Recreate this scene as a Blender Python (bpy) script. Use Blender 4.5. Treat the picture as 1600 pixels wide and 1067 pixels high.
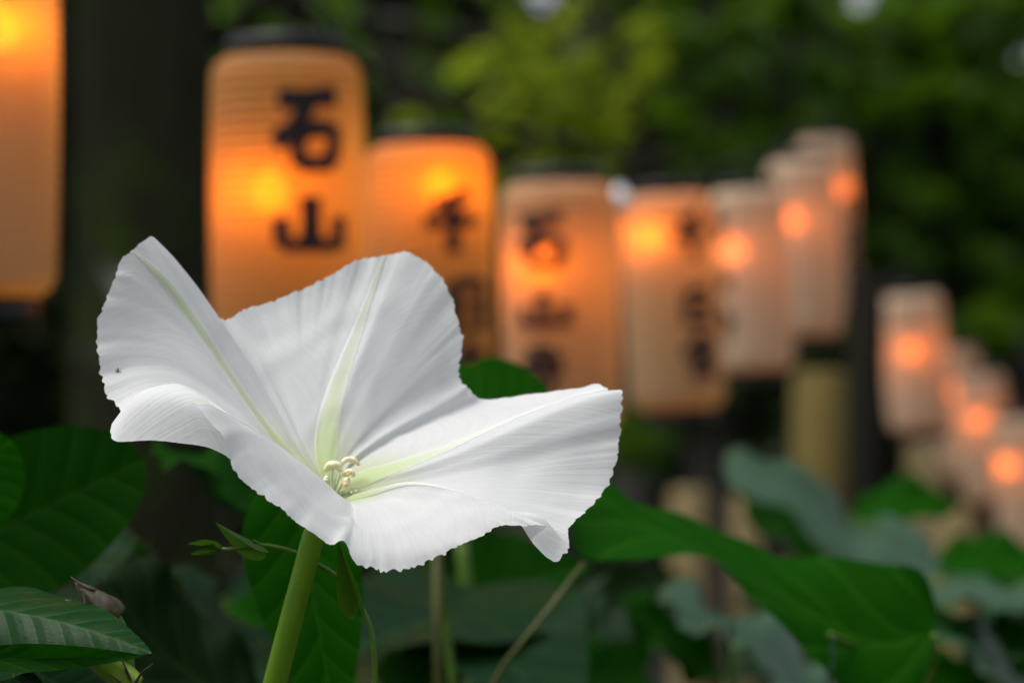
import bpy, math, random
import numpy as np
from mathutils import Vector, Matrix

R = math.radians
SC = bpy.context.scene
COL = SC.collection
for o in list(bpy.data.objects):
    bpy.data.objects.remove(o)

# ------------------------------------------------------------------ camera
CAM_Z = 1.15
FPX = 1600 * 55 / 22.3            # focal length in photograph pixels
FOCUS = 0.70
cam_d = bpy.data.cameras.new('camera')
cam_d.sensor_width = 22.3
cam_d.lens = 55
cam_d.clip_start = 0.02
cam_d.clip_end = 2000
cam_d.dof.use_dof = True
cam_d.dof.focus_distance = 0.672
cam_d.dof.aperture_fstop = 5.6
cam_d.dof.aperture_blades = 0
cam = bpy.data.objects.new('camera', cam_d)
COL.objects.link(cam)
cam.location = (0, 0, CAM_Z)
cam.rotation_euler = (R(90), 0, 0)
SC.camera = cam

# ------------------------------------------------------------------ sky and sun (overcast, shaded garden)
SUN_EL, SUN_AZ = 67, 262          # azimuth from +Y: high, from the left
world = bpy.data.worlds.new('World')
SC.world = world
world.use_nodes = True
wn = world.node_tree.nodes
wl = world.node_tree.links
wn.clear()
sky = wn.new('ShaderNodeTexSky')
sky.sky_type = 'NISHITA'
sky.sun_disc = False
sky.sun_elevation = R(SUN_EL)
sky.sun_rotation = R(SUN_AZ)
sky.dust_density = 4.0
sky.air_density = 1.0
hs = wn.new('ShaderNodeHueSaturation')
hs.inputs['Saturation'].default_value = 0.40     # cloud cover greys the blue
bg = wn.new('ShaderNodeBackground')
bg.inputs['Strength'].default_value = 0.088
wo = wn.new('ShaderNodeOutputWorld')
wl.new(sky.outputs[0], hs.inputs['Color'])
wl.new(hs.outputs[0], bg.inputs['Color'])
wl.new(bg.outputs[0], wo.inputs['Surface'])

sun_d = bpy.data.lights.new('sun', 'SUN')
sun_d.energy = 1.4
sun_d.angle = R(32)
sun_d.color = (1.0, 0.96, 0.9)
sun = bpy.data.objects.new('sun', sun_d)
COL.objects.link(sun)
_a = R(SUN_AZ)
_dir = Vector((math.sin(_a) * math.cos(R(SUN_EL)), math.cos(_a) * math.cos(R(SUN_EL)), math.sin(R(SUN_EL))))
sun.rotation_euler = _dir.to_track_quat('Z', 'Y').to_euler()
sun.location = _dir * 30

SC.view_settings.view_transform = 'Standard'
SC.view_settings.look = 'None'
SC.view_settings.exposure = 0.92
SC.view_settings.gamma = 1.0
SC.view_settings.use_curve_mapping = False
SC.render.engine = 'CYCLES'
SC.cycles.use_denoising = True
SC.cycles.max_bounces = 6
SC.cycles.diffuse_bounces = 3
SC.cycles.glossy_bounces = 3
SC.cycles.transmission_bounces = 4
SC.cycles.transparent_max_bounces = 8
SC.cycles.sample_clamp_indirect = 6.0
SC.cycles.caustics_reflective = False
SC.cycles.caustics_refractive = False


# ------------------------------------------------------------------ helpers
def at(px, py, d):
    """point that the photograph shows at pixel px,py, at d metres"""
    return Vector(((px - 800) / FPX * d, d, CAM_Z + (533.5 - py) / FPX * d))


def fl(px, py, z=0.0):
    """flower space: pixel plus depth towards the camera in pixels at the focus distance"""
    return at(px, py, FOCUS - z * FOCUS / FPX)


def tag(o, label=None, cat=None, group=None, kind=None):
    if label: o['label'] = label
    if cat: o['category'] = cat
    if group: o['group'] = group
    if kind: o['kind'] = kind
    return o


def empty(name, loc, label, cat, group=None):
    o = bpy.data.objects.new(name, None)
    o.empty_display_size = 0.02
    COL.objects.link(o)
    o.location = loc
    bpy.context.view_layer.update()
    return tag(o, label, cat, group)


def mesh_obj(name, V, F, mat, parent=None, smooth=True, uv=None, local=False):
    """V in world space; parented without moving"""
    me = bpy.data.meshes.new(name)
    V = [tuple(v) for v in V]
    if parent is not None and not local:
        inv = parent_matrix(parent).inverted()
        V = [tuple(inv @ Vector(v)) for v in V]
    me.from_pydata(V, [], F)
    if uv is not None:
        lay = me.uv_layers.new(name='UVMap')
        idx = np.empty(len(me.loops), dtype=np.int32)
        me.loops.foreach_get('vertex_index', idx)
        lay.data.foreach_set('uv', np.asarray(uv, dtype=np.float32)[idx].ravel())
    if smooth:
        me.polygons.foreach_set('use_smooth', [True] * len(me.polygons))
    me.materials.append(mat)
    me.update()
    o = bpy.data.objects.new(name, me)
    COL.objects.link(o)
    if parent is not None:
        o.parent = parent
    return o


def parent_matrix(p):
    m = p.matrix_basis.copy()
    while p.parent is not None:
        p = p.parent
        m = p.matrix_basis @ m
    return m


def catmull(P, n):
    """n points along a centripetal Catmull-Rom through P, evenly spread by length"""
    P = np.asarray(P, float)
    if len(P) == 2:
        t = np.linspace(0, 1, n)[:, None]
        return P[0] * (1 - t) + P[1] * t
    Q = np.vstack([2 * P[0] - P[1], P, 2 * P[-1] - P[-2]])
    out = []
    for i in range(1, len(Q) - 2):
        p0, p1, p2, p3 = Q[i - 1], Q[i], Q[i + 1], Q[i + 2]
        t0 = 0.0
        t1 = t0 + max(np.linalg.norm(p1 - p0), 1e-9) ** .5
        t2 = t1 + max(np.linalg.norm(p2 - p1), 1e-9) ** .5
        t3 = t2 + max(np.linalg.norm(p3 - p2), 1e-9) ** .5
        for t in np.linspace(t1, t2, 24, endpoint=False):
            a1 = (t1 - t) / (t1 - t0) * p0 + (t - t0) / (t1 - t0) * p1
            a2 = (t2 - t) / (t2 - t1) * p1 + (t - t1) / (t2 - t1) * p2
            a3 = (t3 - t) / (t3 - t2) * p2 + (t - t2) / (t3 - t2) * p3
            b1 = (t2 - t) / (t2 - t0) * a1 + (t - t0) / (t2 - t0) * a2
            b2 = (t3 - t) / (t3 - t1) * a2 + (t - t1) / (t3 - t1) * a3
            out.append((t2 - t) / (t2 - t1) * b1 + (t - t1) / (t2 - t1) * b2)
    out.append(P[-1])
    out = np.array(out)
    L = np.concatenate([[0], np.cumsum(np.linalg.norm(np.diff(out, axis=0), axis=1))])
    s = np.linspace(0, L[-1], n)
    return np.stack([np.interp(s, L, out[:, k]) for k in range(out.shape[1])], 1)


def tube_geo(P, rad, seg=10, n=None, cap=True, squash=1.0):
    """tube along points; rad = scalar, list, or function of 0..1"""
    P = np.asarray([tuple(p) for p in P], float)
    if n: P = catmull(P, n)
    m = len(P)
    if callable(rad):
        r = [rad(i / (m - 1)) for i in range(m)]
    elif np.isscalar(rad):
        r = [rad] * m
    else:
        r = np.interp(np.linspace(0, 1, m), np.linspace(0, 1, len(rad)), rad)
    V, F = [], []
    up = None
    for i in range(m):
        t = Vector(P[min(i + 1, m - 1)] - P[max(i - 1, 0)])
        t.normalize()
        if up is None:
            up = Vector((0, 0, 1)) if abs(t.z) < .9 else Vector((1, 0, 0))
        up = (up - t * up.dot(t)).normalized()
        sd = t.cross(up)
        for k in range(seg):
            a = 2 * math.pi * k / seg
            V.append(Vector(P[i]) + (sd * math.cos(a) + up * math.sin(a) * squash) * r[i])
    for i in range(m - 1):
        for k in range(seg):
            a, b = i * seg + k, i * seg + (k + 1) % seg
            F.append((a, b, b + seg, a + seg))
    if cap:
        F.append(tuple(range(seg - 1, -1, -1)))
        F.append(tuple((m - 1) * seg + k for k in range(seg)))
    return V, F


def tube(name, P, rad, mat, parent=None, **k):
    V, F = tube_geo(P, rad, **k)
    return mesh_obj(name, V, F, mat, parent)


def lathe_geo(prof, seg=24, close=False):
    """prof: list of (r, z) -> verts, faces round Z"""
    V, F = [], []
    for r, z in prof:
        for k in range(seg):
            a = 2 * math.pi * k / seg
            V.append((r * math.cos(a), r * math.sin(a), z))
    for i in range(len(prof) - 1):
        for k in range(seg):
            a, b = i * seg + k, i * seg + (k + 1) % seg
            F.append((a, b, b + seg, a + seg))
    if close:
        F.append(tuple(range(seg - 1, -1, -1)))
        F.append(tuple((len(prof) - 1) * seg + k for k in range(seg)))
    return V, F


# ------------------------------------------------------------------ materials
class NT:
    def __init__(self, name):
        self.m = bpy.data.materials.new(name)
        self.m.use_nodes = True
        self.n = self.m.node_tree.nodes
        self.l = self.m.node_tree.links
        self.n.clear()
        self.out = self.n.new('ShaderNodeOutputMaterial')

    def node(self, kind, **inp):
        nd = self.n.new(kind)
        for k, v in inp.items():
            self.put(nd, k, v)
        return nd

    def put(self, nd, key, v):
        s = nd.inputs[int(key[1:])] if key[0] == 'i' and key[1:].isdigit() else nd.inputs[key.replace('_', ' ')]
        if hasattr(v, 'is_output'):
            self.l.new(v, s)
        else:
            s.default_value = v

    def math(self, op, a, b=None, c=None, clamp=False):
        nd = self.n.new('ShaderNodeMath')
        nd.operation = op
        nd.use_clamp = clamp
        for i, v in enumerate((a, b, c)):
            if v is None: continue
            self.put(nd, 'i%d' % i, v)
        return nd.outputs[0]

    def mix(self, f, a, b):
        nd = self.n.new('ShaderNodeMix')
        nd.data_type = 'RGBA'
        self.put(nd, 'i0', f)
        self.put(nd, 'i6', a)
        self.put(nd, 'i7', b)
        return nd.outputs[2]

    def ramp(self, f, lo, hi):
        nd = self.n.new('ShaderNodeMapRange')
        nd.interpolation_type = 'SMOOTHSTEP'
        self.put(nd, 'i0', f)
        self.put(nd, 'i1', lo)
        self.put(nd, 'i2', hi)
        return nd.outputs[0]

    def noise(self, vec=None, scale=5., detail=3., rough=.5):
        nd = self.n.new('ShaderNodeTexNoise')
        nd.inputs['Scale'].default_value = scale
        nd.inputs['Detail'].default_value = detail
        nd.inputs['Roughness'].default_value = rough
        if vec is not None: self.l.new(vec, nd.inputs['Vector'])
        return nd.outputs[0]

    def xyz(self, x, y, z=0.0):
        nd = self.n.new('ShaderNodeCombineXYZ')
        self.put(nd, 'i0', x); self.put(nd, 'i1', y); self.put(nd, 'i2', z)
        return nd.outputs[0]

    def attr(self, name):
        nd = self.n.new('ShaderNodeAttribute')
        nd.attribute_name = name
        return nd

    def coord(self, which='Object'):
        return self.n.new('ShaderNodeTexCoord').outputs[which]

    def bump(self, h, strength=.3, dist=.001):
        nd = self.n.new('ShaderNodeBump')
        nd.inputs['Strength'].default_value = strength
        nd.inputs['Distance'].default_value = dist
        self.l.new(h, nd.inputs['Height'])
        return nd.outputs[0]

    def principled(self, color, rough=.6, spec=.5, normal=None):
        nd = self.n.new('ShaderNodeBsdfPrincipled')
        self.put(nd, 'Base Color', color)
        self.put(nd, 'Roughness', rough)
        self.put(nd, 'Specular IOR Level', spec)
        if normal is not None: self.l.new(normal, nd.inputs['Normal'])
        return nd

    def mixshader(self, f, a, b):
        nd = self.n.new('ShaderNodeMixShader')
        self.put(nd, 'i0', f)
        self.l.new(a.outputs[0], nd.inputs[1])
        self.l.new(b.outputs[0], nd.inputs[2])
        return nd

    def done(self, sh):
        self.l.new(sh.outputs[0], self.out.inputs['Surface'])
        return self.m


def rgb(r, g, b):
    return (r, g, b, 1.0)


def mat_petal(rib=False):
    t = NT('petal_rib' if rib else 'petal')
    uv = t.n.new('ShaderNodeSeparateXYZ')
    t.l.new(t.coord('UV'), uv.inputs[0])
    u, s = uv.outputs[0], uv.outputs[1]          # u = 0..5 around the flower (ribs at whole numbers), s = 0 throat .. 1 margin
    # angular distance from nearest rib 0..0.5
    tt = t.math('ABSOLUTE', t.math('SUBTRACT', u, t.math('ROUND', u)))
    side = t.math('MULTIPLY', t.math('ROUND', u), 7.31)
    # veins leave the rib and arch outwards to the margin
    w = t.math('SUBTRACT', s, t.math('MULTIPLY', tt, 1.5))
    v1 = t.noise(t.xyz(t.math('MULTIPLY', w, 95.0), t.math('MULTIPLY', tt, 2.0), side), 1.0, 3.0, .6)
    v2 = t.noise(t.xyz(t.math('MULTIPLY', u, 95.0), t.math('MULTIPLY', s, 1.6), 3.0), 1.0, 3.0, .6)
    near = t.ramp(tt, .12, .5)
    vein = t.math('ADD', t.math('MULTIPLY', v1, t.math('SUBTRACT', 1.0, near)), t.math('MULTIPLY', v2, near))
    blot = t.noise(t.xyz(t.math('MULTIPLY', u, 7.0), t.math('MULTIPLY', s, 5.0), 1.0), 1.0, 4.0, .6)
    crink = t.noise(t.coord('Object'), 260.0, 3.0, .6)
    h = t.math('ADD', t.math('MULTIPLY', vein, 1.0), t.math('MULTIPLY', blot, .6))
    h = t.math('ADD', h, t.math('MULTIPLY', crink, .25))
    nrm = t.bump(h, .26 if not rib else .2, .0007)
    white = t.mix(t.ramp(vein, .3, .7), rgb(.83, .85, .865), rgb(.89, .90, .905))
    throat = t.ramp(s, .42, .06)                 # greenish throat: own colour of the flower
    col = t.mix(t.math('MULTIPLY', throat, .75), white, rgb(.60, .70, .30))
    if rib:
        a = t.attr('cross').outputs['Fac']       # 0 at the middle of the rib, 1 at its sides
        edge = t.ramp(a, .95, .45)
        g = t.math('MULTIPLY', edge, t.math('ADD', .62, t.math('MULTIPLY', t.ramp(s, .75, .1), .3)))
        fib = t.noise(t.xyz(t.math('MULTIPLY', a, 9.0), t.math('MULTIPLY', s, 3.0), side), 1.0, 2.0, .5)
        g = t.math('MULTIPLY', g, t.math('ADD', .7, t.math('MULTIPLY', fib, .6)))
        g = t.math('MULTIPLY', g, t.attr('green').outputs['Fac'])
        col = t.mix(g, col, rgb(.63, .74, .40))
    p = t.principled(col, .62, .25, nrm)
    p.inputs['Sheen Weight'].default_value = .08
    tr = t.node('ShaderNodeBsdfTranslucent', Color=col)
    t.l.new(nrm, tr.inputs['Normal'])
    return t.done(t.mixshader(.42, p, tr))


def mat_leaf(name, a, b, gloss=.4, trans=.25, tcol=(.10, .22, .01), vein=.5, spec=.5, bump=.6):
    """heart leaf: UV = leaf plane, x across, y along the midrib"""
    t = NT(name)
    uv = t.n.new('ShaderNodeSeparateXYZ')
    t.l.new(t.coord('UV'), uv.inputs[0])
    x, y = uv.outputs[0], uv.outputs[1]
    ax = t.math('ABSOLUTE', x)
    lat = t.math('SUBTRACT', y, t.math('MULTIPLY', ax, .75))
    lat = t.math('ADD', lat, t.math('MULTIPLY', t.math('MULTIPLY', ax, ax), .5))
    side = t.math('MULTIPLY', t.math('GREATER_THAN', x, 0.0), .07)
    ph = t.math('FRACT', t.math('MULTIPLY', t.math('ADD', lat, side), 6.2))
    dv = t.math('ABSOLUTE', t.math('SUBTRACT', ph, .5))          # .5 away .. 0 on the vein
    latv = t.ramp(dv, .075, .0)
    midv = t.ramp(ax, .018, .004)
    vv = t.math('MAXIMUM', latv, midv)
    n1 = t.noise(t.coord('UV'), 9.0, 4.0, .6)
    n2 = t.noise(t.coord('UV'), 46.0, 3.0, .6)
    puff = t.ramp(dv, .0, .40)
    h = t.math('ADD', t.math('MULTIPLY', puff, 1.0), t.math('MULTIPLY', n2, .15))
    h = t.math('ADD', h, t.math('MULTIPLY', n1, .5))
    nrm = t.bump(h, bump, .004)
    col = t.mix(n1, rgb(*a), rgb(*b))
    col = t.mix(t.math('MULTIPLY', vv, vein), col, rgb(min(1, b[0] * 2.2 + .02), min(1, b[1] * 1.7 + .03), b[2] * 1.6 + .01))
    rgh = t.math('ADD', gloss, t.math('MULTIPLY', n2, .18))
    p = t.principled(col, rgh, spec, nrm)
    tr = t.node('ShaderNodeBsdfTranslucent', Color=t.mix(t.math('MULTIPLY', vv, .35), rgb(*tcol), rgb(*[c * .6 for c in tcol])))
    return t.done(t.mixshader(trans, p, tr))


def mat_foliage(name, a, b, trans=.3, tcol=(.2, .3, .02), rough=.5, spec=.35):
    t = NT(name)
    oi = t.n.new('ShaderNodeNewGeometry').outputs['Random Per Island']
    col = t.mix(oi, rgb(*a), rgb(*b))
    p = t.principled(col, rough, spec)
    tr = t.node('ShaderNodeBsdfTranslucent', Color=rgb(*tcol))
    return t.done(t.mixshader(trans, p, tr))


def mat_simple(name, a, b, scale=8., rough=.7, spec=.3, bump=.3, dist=.005, stretch=(1, 1, 1), detail=5.):
    t = NT(name)
    mp = t.n.new('ShaderNodeMapping')
    mp.inputs['Scale'].default_value = stretch
    t.l.new(t.coord('Object'), mp.inputs['Vector'])
    n = t.noise(mp.outputs[0], scale, detail, .6)
    n2 = t.noise(mp.outputs[0], scale * 5, 3., .6)
    f = t.math('ADD', t.math('MULTIPLY', n, .7), t.math('MULTIPLY', n2, .3))
    col = t.mix(t.ramp(f, .35, .65), rgb(*a), rgb(*b))
    return t.done(t.principled(col, rough, spec, t.bump(f, bump, dist)))


def mat_bark(name, a, b, moss, mossy=.45):
    t = NT(name)
    mp = t.n.new('ShaderNodeMapping')
    mp.inputs['Scale'].default_value = (9, 9, 1.6)
    t.l.new(t.coord('Object'), mp.inputs['Vector'])
    n = t.noise(mp.outputs[0], 3., 6., .65)
    big = t.noise(t.coord('Object'), 4., 4., .6)
    col = t.mix(t.ramp(n, .35, .7), rgb(*a), rgb(*b))
    col = t.mix(t.ramp(big, 1 - mossy - .08, 1 - mossy + .12), col, rgb(*moss))
    lich = t.noise(t.coord('Object'), 4.2, 2., .4)
    col = t.mix(t.math('MULTIPLY', t.ramp(lich, .64, .70), .8), col, rgb(.34, .35, .32))
    return t.done(t.principled(col, .9, .15, t.bump(n, .9, .03)))


def mat_paper(name, a, b, k, thin=.10):
    t = NT(name)
    n = t.noise(t.coord('Object'), 40., 4., .6)
    col = t.mix(n, rgb(*a), rgb(*b))
    p = t.principled(col, .75, .2)
    tr = t.node('ShaderNodeBsdfTranslucent', Color=rgb(.95, .58, .14))
    sh = t.mixshader(k, p, tr)
    tp = t.node('ShaderNodeBsdfTransparent', Color=rgb(1.0, .42, .10))
    return t.done(t.mixshader(thin, sh, tp))


def mat_ink():
    t = NT('ink')
    p = t.principled(rgb(.012, .012, .016), .6, .3)
    tp = t.node('ShaderNodeBsdfTransparent', Color=rgb(1.0, .12, .02))
    return t.done(t.mixshader(.012, p, tp))


def mat_bulb(k, name='bulb_light'):
    t = NT(name)
    e = t.node('ShaderNodeEmission', Color=rgb(1.0, .27, .003), Strength=k)
    return t.done(e)


M = {}
M['petal'] = mat_petal()
M['rib'] = mat_petal(True)
M['tube'] = mat_simple('flower_tube', (.085, .19, .003), (.125, .26, .008), 90., .5, .35, .1, .001, (1, 1, .15))
M['anther'] = mat_simple('anther', (.86, .76, .44), (.96, .91, .72), 900., .9, .1, .8, .0006)
M['pollen'] = mat_simple('pollen', (.70, .45, .08), (.85, .62, .18), 900., .9, .1, .8, .0006)
M['filament'] = mat_simple('filament', (.70, .76, .52), (.80, .84, .66), 200., .6, .3, .1, .0005)
M['stem'] = mat_simple('vine_stem', (.05, .13, .008), (.11, .20, .02), 120., .42, .5, .2, .0006)
M['stem_old'] = mat_simple('vine_stem_old', (.045, .06, .010), (.08, .085, .018), 60., .55, .35, .3, .001)
M['young'] = mat_leaf('young_leaf', (.03, .10, .005), (.05, .14, .008), .4, .35, (.10, .26, .01), .25, .4, .1)
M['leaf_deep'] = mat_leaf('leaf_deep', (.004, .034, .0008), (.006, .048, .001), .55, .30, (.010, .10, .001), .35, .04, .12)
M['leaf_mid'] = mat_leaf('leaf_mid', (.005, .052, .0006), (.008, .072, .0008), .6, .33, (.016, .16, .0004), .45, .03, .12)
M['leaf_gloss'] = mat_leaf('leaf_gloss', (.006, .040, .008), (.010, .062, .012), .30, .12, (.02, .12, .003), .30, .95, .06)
M['leaf_gloss_shaded'] = mat_leaf('leaf_gloss_shaded', (.0025, .015, .004), (.0045, .026, .006), .36, .12, (.015, .09, .003), .30, .07, .08)  # darker copy of the glossy leaf, shade put into its colour
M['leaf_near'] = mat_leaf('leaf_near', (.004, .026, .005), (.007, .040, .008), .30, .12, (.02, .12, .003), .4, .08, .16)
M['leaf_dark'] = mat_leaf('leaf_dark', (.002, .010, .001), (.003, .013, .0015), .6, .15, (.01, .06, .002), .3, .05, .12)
M['purple'] = mat_simple('calyx_purple', (.035, .016, .022), (.085, .050, .05), 200., .5, .4, .3, .0006)
M['bud'] = mat_simple('bud_green', (.18, .34, .02), (.34, .50, .06), 90., .45, .4, .2, .0006, (1, 1, .2))
M['bud_old'] = mat_simple('bud_brownish', (.022, .013, .014), (.075, .075, .016), 120., .5, .4, .3, .0006)
M['paper'] = mat_paper('glow_tinted_paper', (.35, .27, .14), (.43, .34, .20), .62)  # darker, warmer copy of the paper; stronger lamp glow put into its colour
M['paper_mid'] = mat_paper('creamy_paper', (.48, .41, .26), (.56, .49, .34), .52)  # in-between copy of the paper, part of the lamp glow in its tone
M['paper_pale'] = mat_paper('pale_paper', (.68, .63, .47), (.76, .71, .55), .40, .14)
M['ink'] = mat_ink()
M['black'] = mat_simple('black_lacquer', (.006, .006, .007), (.012, .011, .011), 60., .45, .4, .1, .0005)
M['wire'] = mat_simple('dark_cord', (.010, .010, .010), (.02, .018, .016), 200., .7, .2, .2, .0005)
M['bulb'] = mat_bulb(10.5)
M['bulb_dim'] = mat_bulb(7.0, 'bulb_light_dim')
M['brass'] = mat_simple('socket_brown', (.05, .035, .02), (.08, .05, .03), 60., .5, .4, .1, .0005)
M['post'] = mat_simple('tan_post_wood', (.085, .065, .014), (.17, .125, .028), 6., .7, .25, .4, .004, (6, 6, .6))
M['post_pale'] = mat_simple('pale_post_wood', (.20, .15, .06), (.30, .23, .11), 6., .7, .25, .4, .004, (6, 6, .6))
M['post_dark'] = mat_simple('dark_post_wood', (.008, .008, .006), (.020, .018, .013), 6., .9, .05, .5, .004, (6, 6, .6))
M['cedar'] = mat_bark('cedar_bark', (.020, .021, .010), (.036, .036, .018), (.034, .058, .008))
M['grey_bark'] = mat_bark('grey_bark', (.06, .055, .048), (.13, .12, .10), (.05, .06, .02), .3)
M['maple'] = mat_foliage('maple_foliage', (.17, .26, .012), (.26, .36, .02), .5, (.55, .68, .03))
M['green'] = mat_foliage('green_foliage', (.040, .115, .004), (.085, .18, .008), .42, (.17, .34, .006))
M['ever'] = mat_foliage('evergreen_foliage', (.022, .042, .008), (.038, .068, .012), .25, (.06, .12, .010))
M['soil'] = mat_simple('forest_floor', (.018, .021, .008), (.036, .038, .016), 3., .95, .1, .8, .05)

# ------------------------------------------------------------------ ground and slope
def build_ground():
    n = 90
    xs = np.concatenate([-np.geomspace(600, 1.0, n // 2), [0], np.geomspace(1.0, 600, n // 2)])
    ys = np.concatenate([-np.geomspace(600, 1.0, n // 2), [0], np.geomspace(1.0, 600, n // 2)])
    rng = random.Random(3)
    V, F = [], []
    for y in ys:
        for x in xs:
            d = max(0.0, y - 15.0)
            z = 0.13 * d * (1 - math.exp(-d / 8.0)) if d < 120 else 0.13 * 120
            z += .05 * math.sin(x * 1.7 + y * .9) + .04 * math.sin(x * .6 - y * 2.1)
            V.append((x, y, z - .05))
    w = len(xs)
    for j in range(len(ys) - 1):
        for i in range(w - 1):
            a = j * w + i
            F.append((a, a + 1, a + w + 1, a + w))
    o = mesh_obj('ground', V, F, M['soil'])
    tag(o, 'dark brown forest floor rising into a wooded slope', kind='structure')


build_ground()


# ------------------------------------------------------------------ trees
GAPS = [(850, -8, 8), (1108, 26, 7), (1350, -4, 4)]      # openings between the crowns where the sky shows


def leaf_cloud(clumps, size, rng, fold=.25):
    """clumps: (centre, radii, count). Small folded rhombic leaves."""
    V, F = [], []
    for c, rad, n in clumps:
        for _ in range(n):
            while True:
                p = Vector((rng.uniform(-1, 1), rng.uniform(-1, 1), rng.uniform(-1, 1)))
                if .15 < p.length < 1: break
            q = Vector(c) + Vector((p.x * rad[0], p.y * rad[1], p.z * rad[2]))
            if q.y > 1:
                gx, gy = 800 + q.x / q.y * FPX, 533.5 - (q.z - CAM_Z) / q.y * FPX
                if any((gx - a) ** 2 + (gy - b) ** 2 < (r + size * .5 / q.y * FPX) ** 2 for a, b, r in GAPS): continue
            nrm = Vector((rng.gauss(0, .6), rng.gauss(0, .6), rng.gauss(.7, .5))).normalized()
            ax = Vector((rng.gauss(0, 1), rng.gauss(0, 1), rng.gauss(-.3, .5)))
            ax = (ax - nrm * ax.dot(nrm)).normalized()
            sd = ax.cross(nrm)
            L = size * rng.uniform(.6, 1.3)
            w = L * rng.uniform(.28, .42)
            k = len(V)
            V += [q - ax * L * .5, q + sd * w - ax * L * .05 + nrm * L * fold * .5,
                  q + ax * L * .5 - nrm * L * .1, q - sd * w - ax * L * .05 + nrm * L * fold * .5]
            F += [(k, k + 1, k + 2), (k, k + 2, k + 3)]
    return V, F


def tree(name, label, base, height, r0, lean, bark, fol, clumps, size, seed, group='trees behind the lanterns', cat='tree', limbs=True, twist=0.03):
    rng = random.Random(seed)
    t = empty(name, base, label, cat, group)
    b = Vector(base)
    P = []
    for i in range(9):
        f = i / 8
        P.append(b + Vector((lean[0] * f + rng.uniform(-twist, twist), lean[1] * f + rng.uniform(-twist, twist), height * f - .1)))
    V, F = tube_geo(P, lambda f: r0 * (1.25 - .25 * min(1, f * 12)) * (1 - .8 * f), seg=18, n=46)
    rr = random.Random(seed + 5)
    V = [v + Vector((rr.gauss(0, 1), rr.gauss(0, 1), 0)) * r0 * .035 for v in V]
    mesh_obj('trunk', V, F, bark, t)
    if limbs:
        for c, rad, n in clumps:
            c = Vector(c)
            f = max(.12, min(.95, (c.z - b.z - .25 * (c - P[4]).length) / height))
            i = f * 8
            st = P[int(i)].lerp(P[min(8, int(i) + 1)], i - int(i))
            mid = st.lerp(c, .5) + Vector((rng.uniform(-.1, .1), rng.uniform(-.1, .1), .08))
            rl = r0 * .28 * (1 - .6 * f)
            mesh_obj('limb', *tube_geo([st, mid, c], [rl, rl * .6, rl * .2], seg=7, n=10), bark, t)
    V, F = leaf_cloud(clumps, size, rng)
    mesh_obj('crown', V, F, fol, t, smooth=False)
    return t


def clump_at(px, py, d, rpx, n, flat=.8, deep=1.0):
    r = rpx / FPX * d
    return (at(px, py, d), (r, r * deep, r * flat), n)


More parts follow.
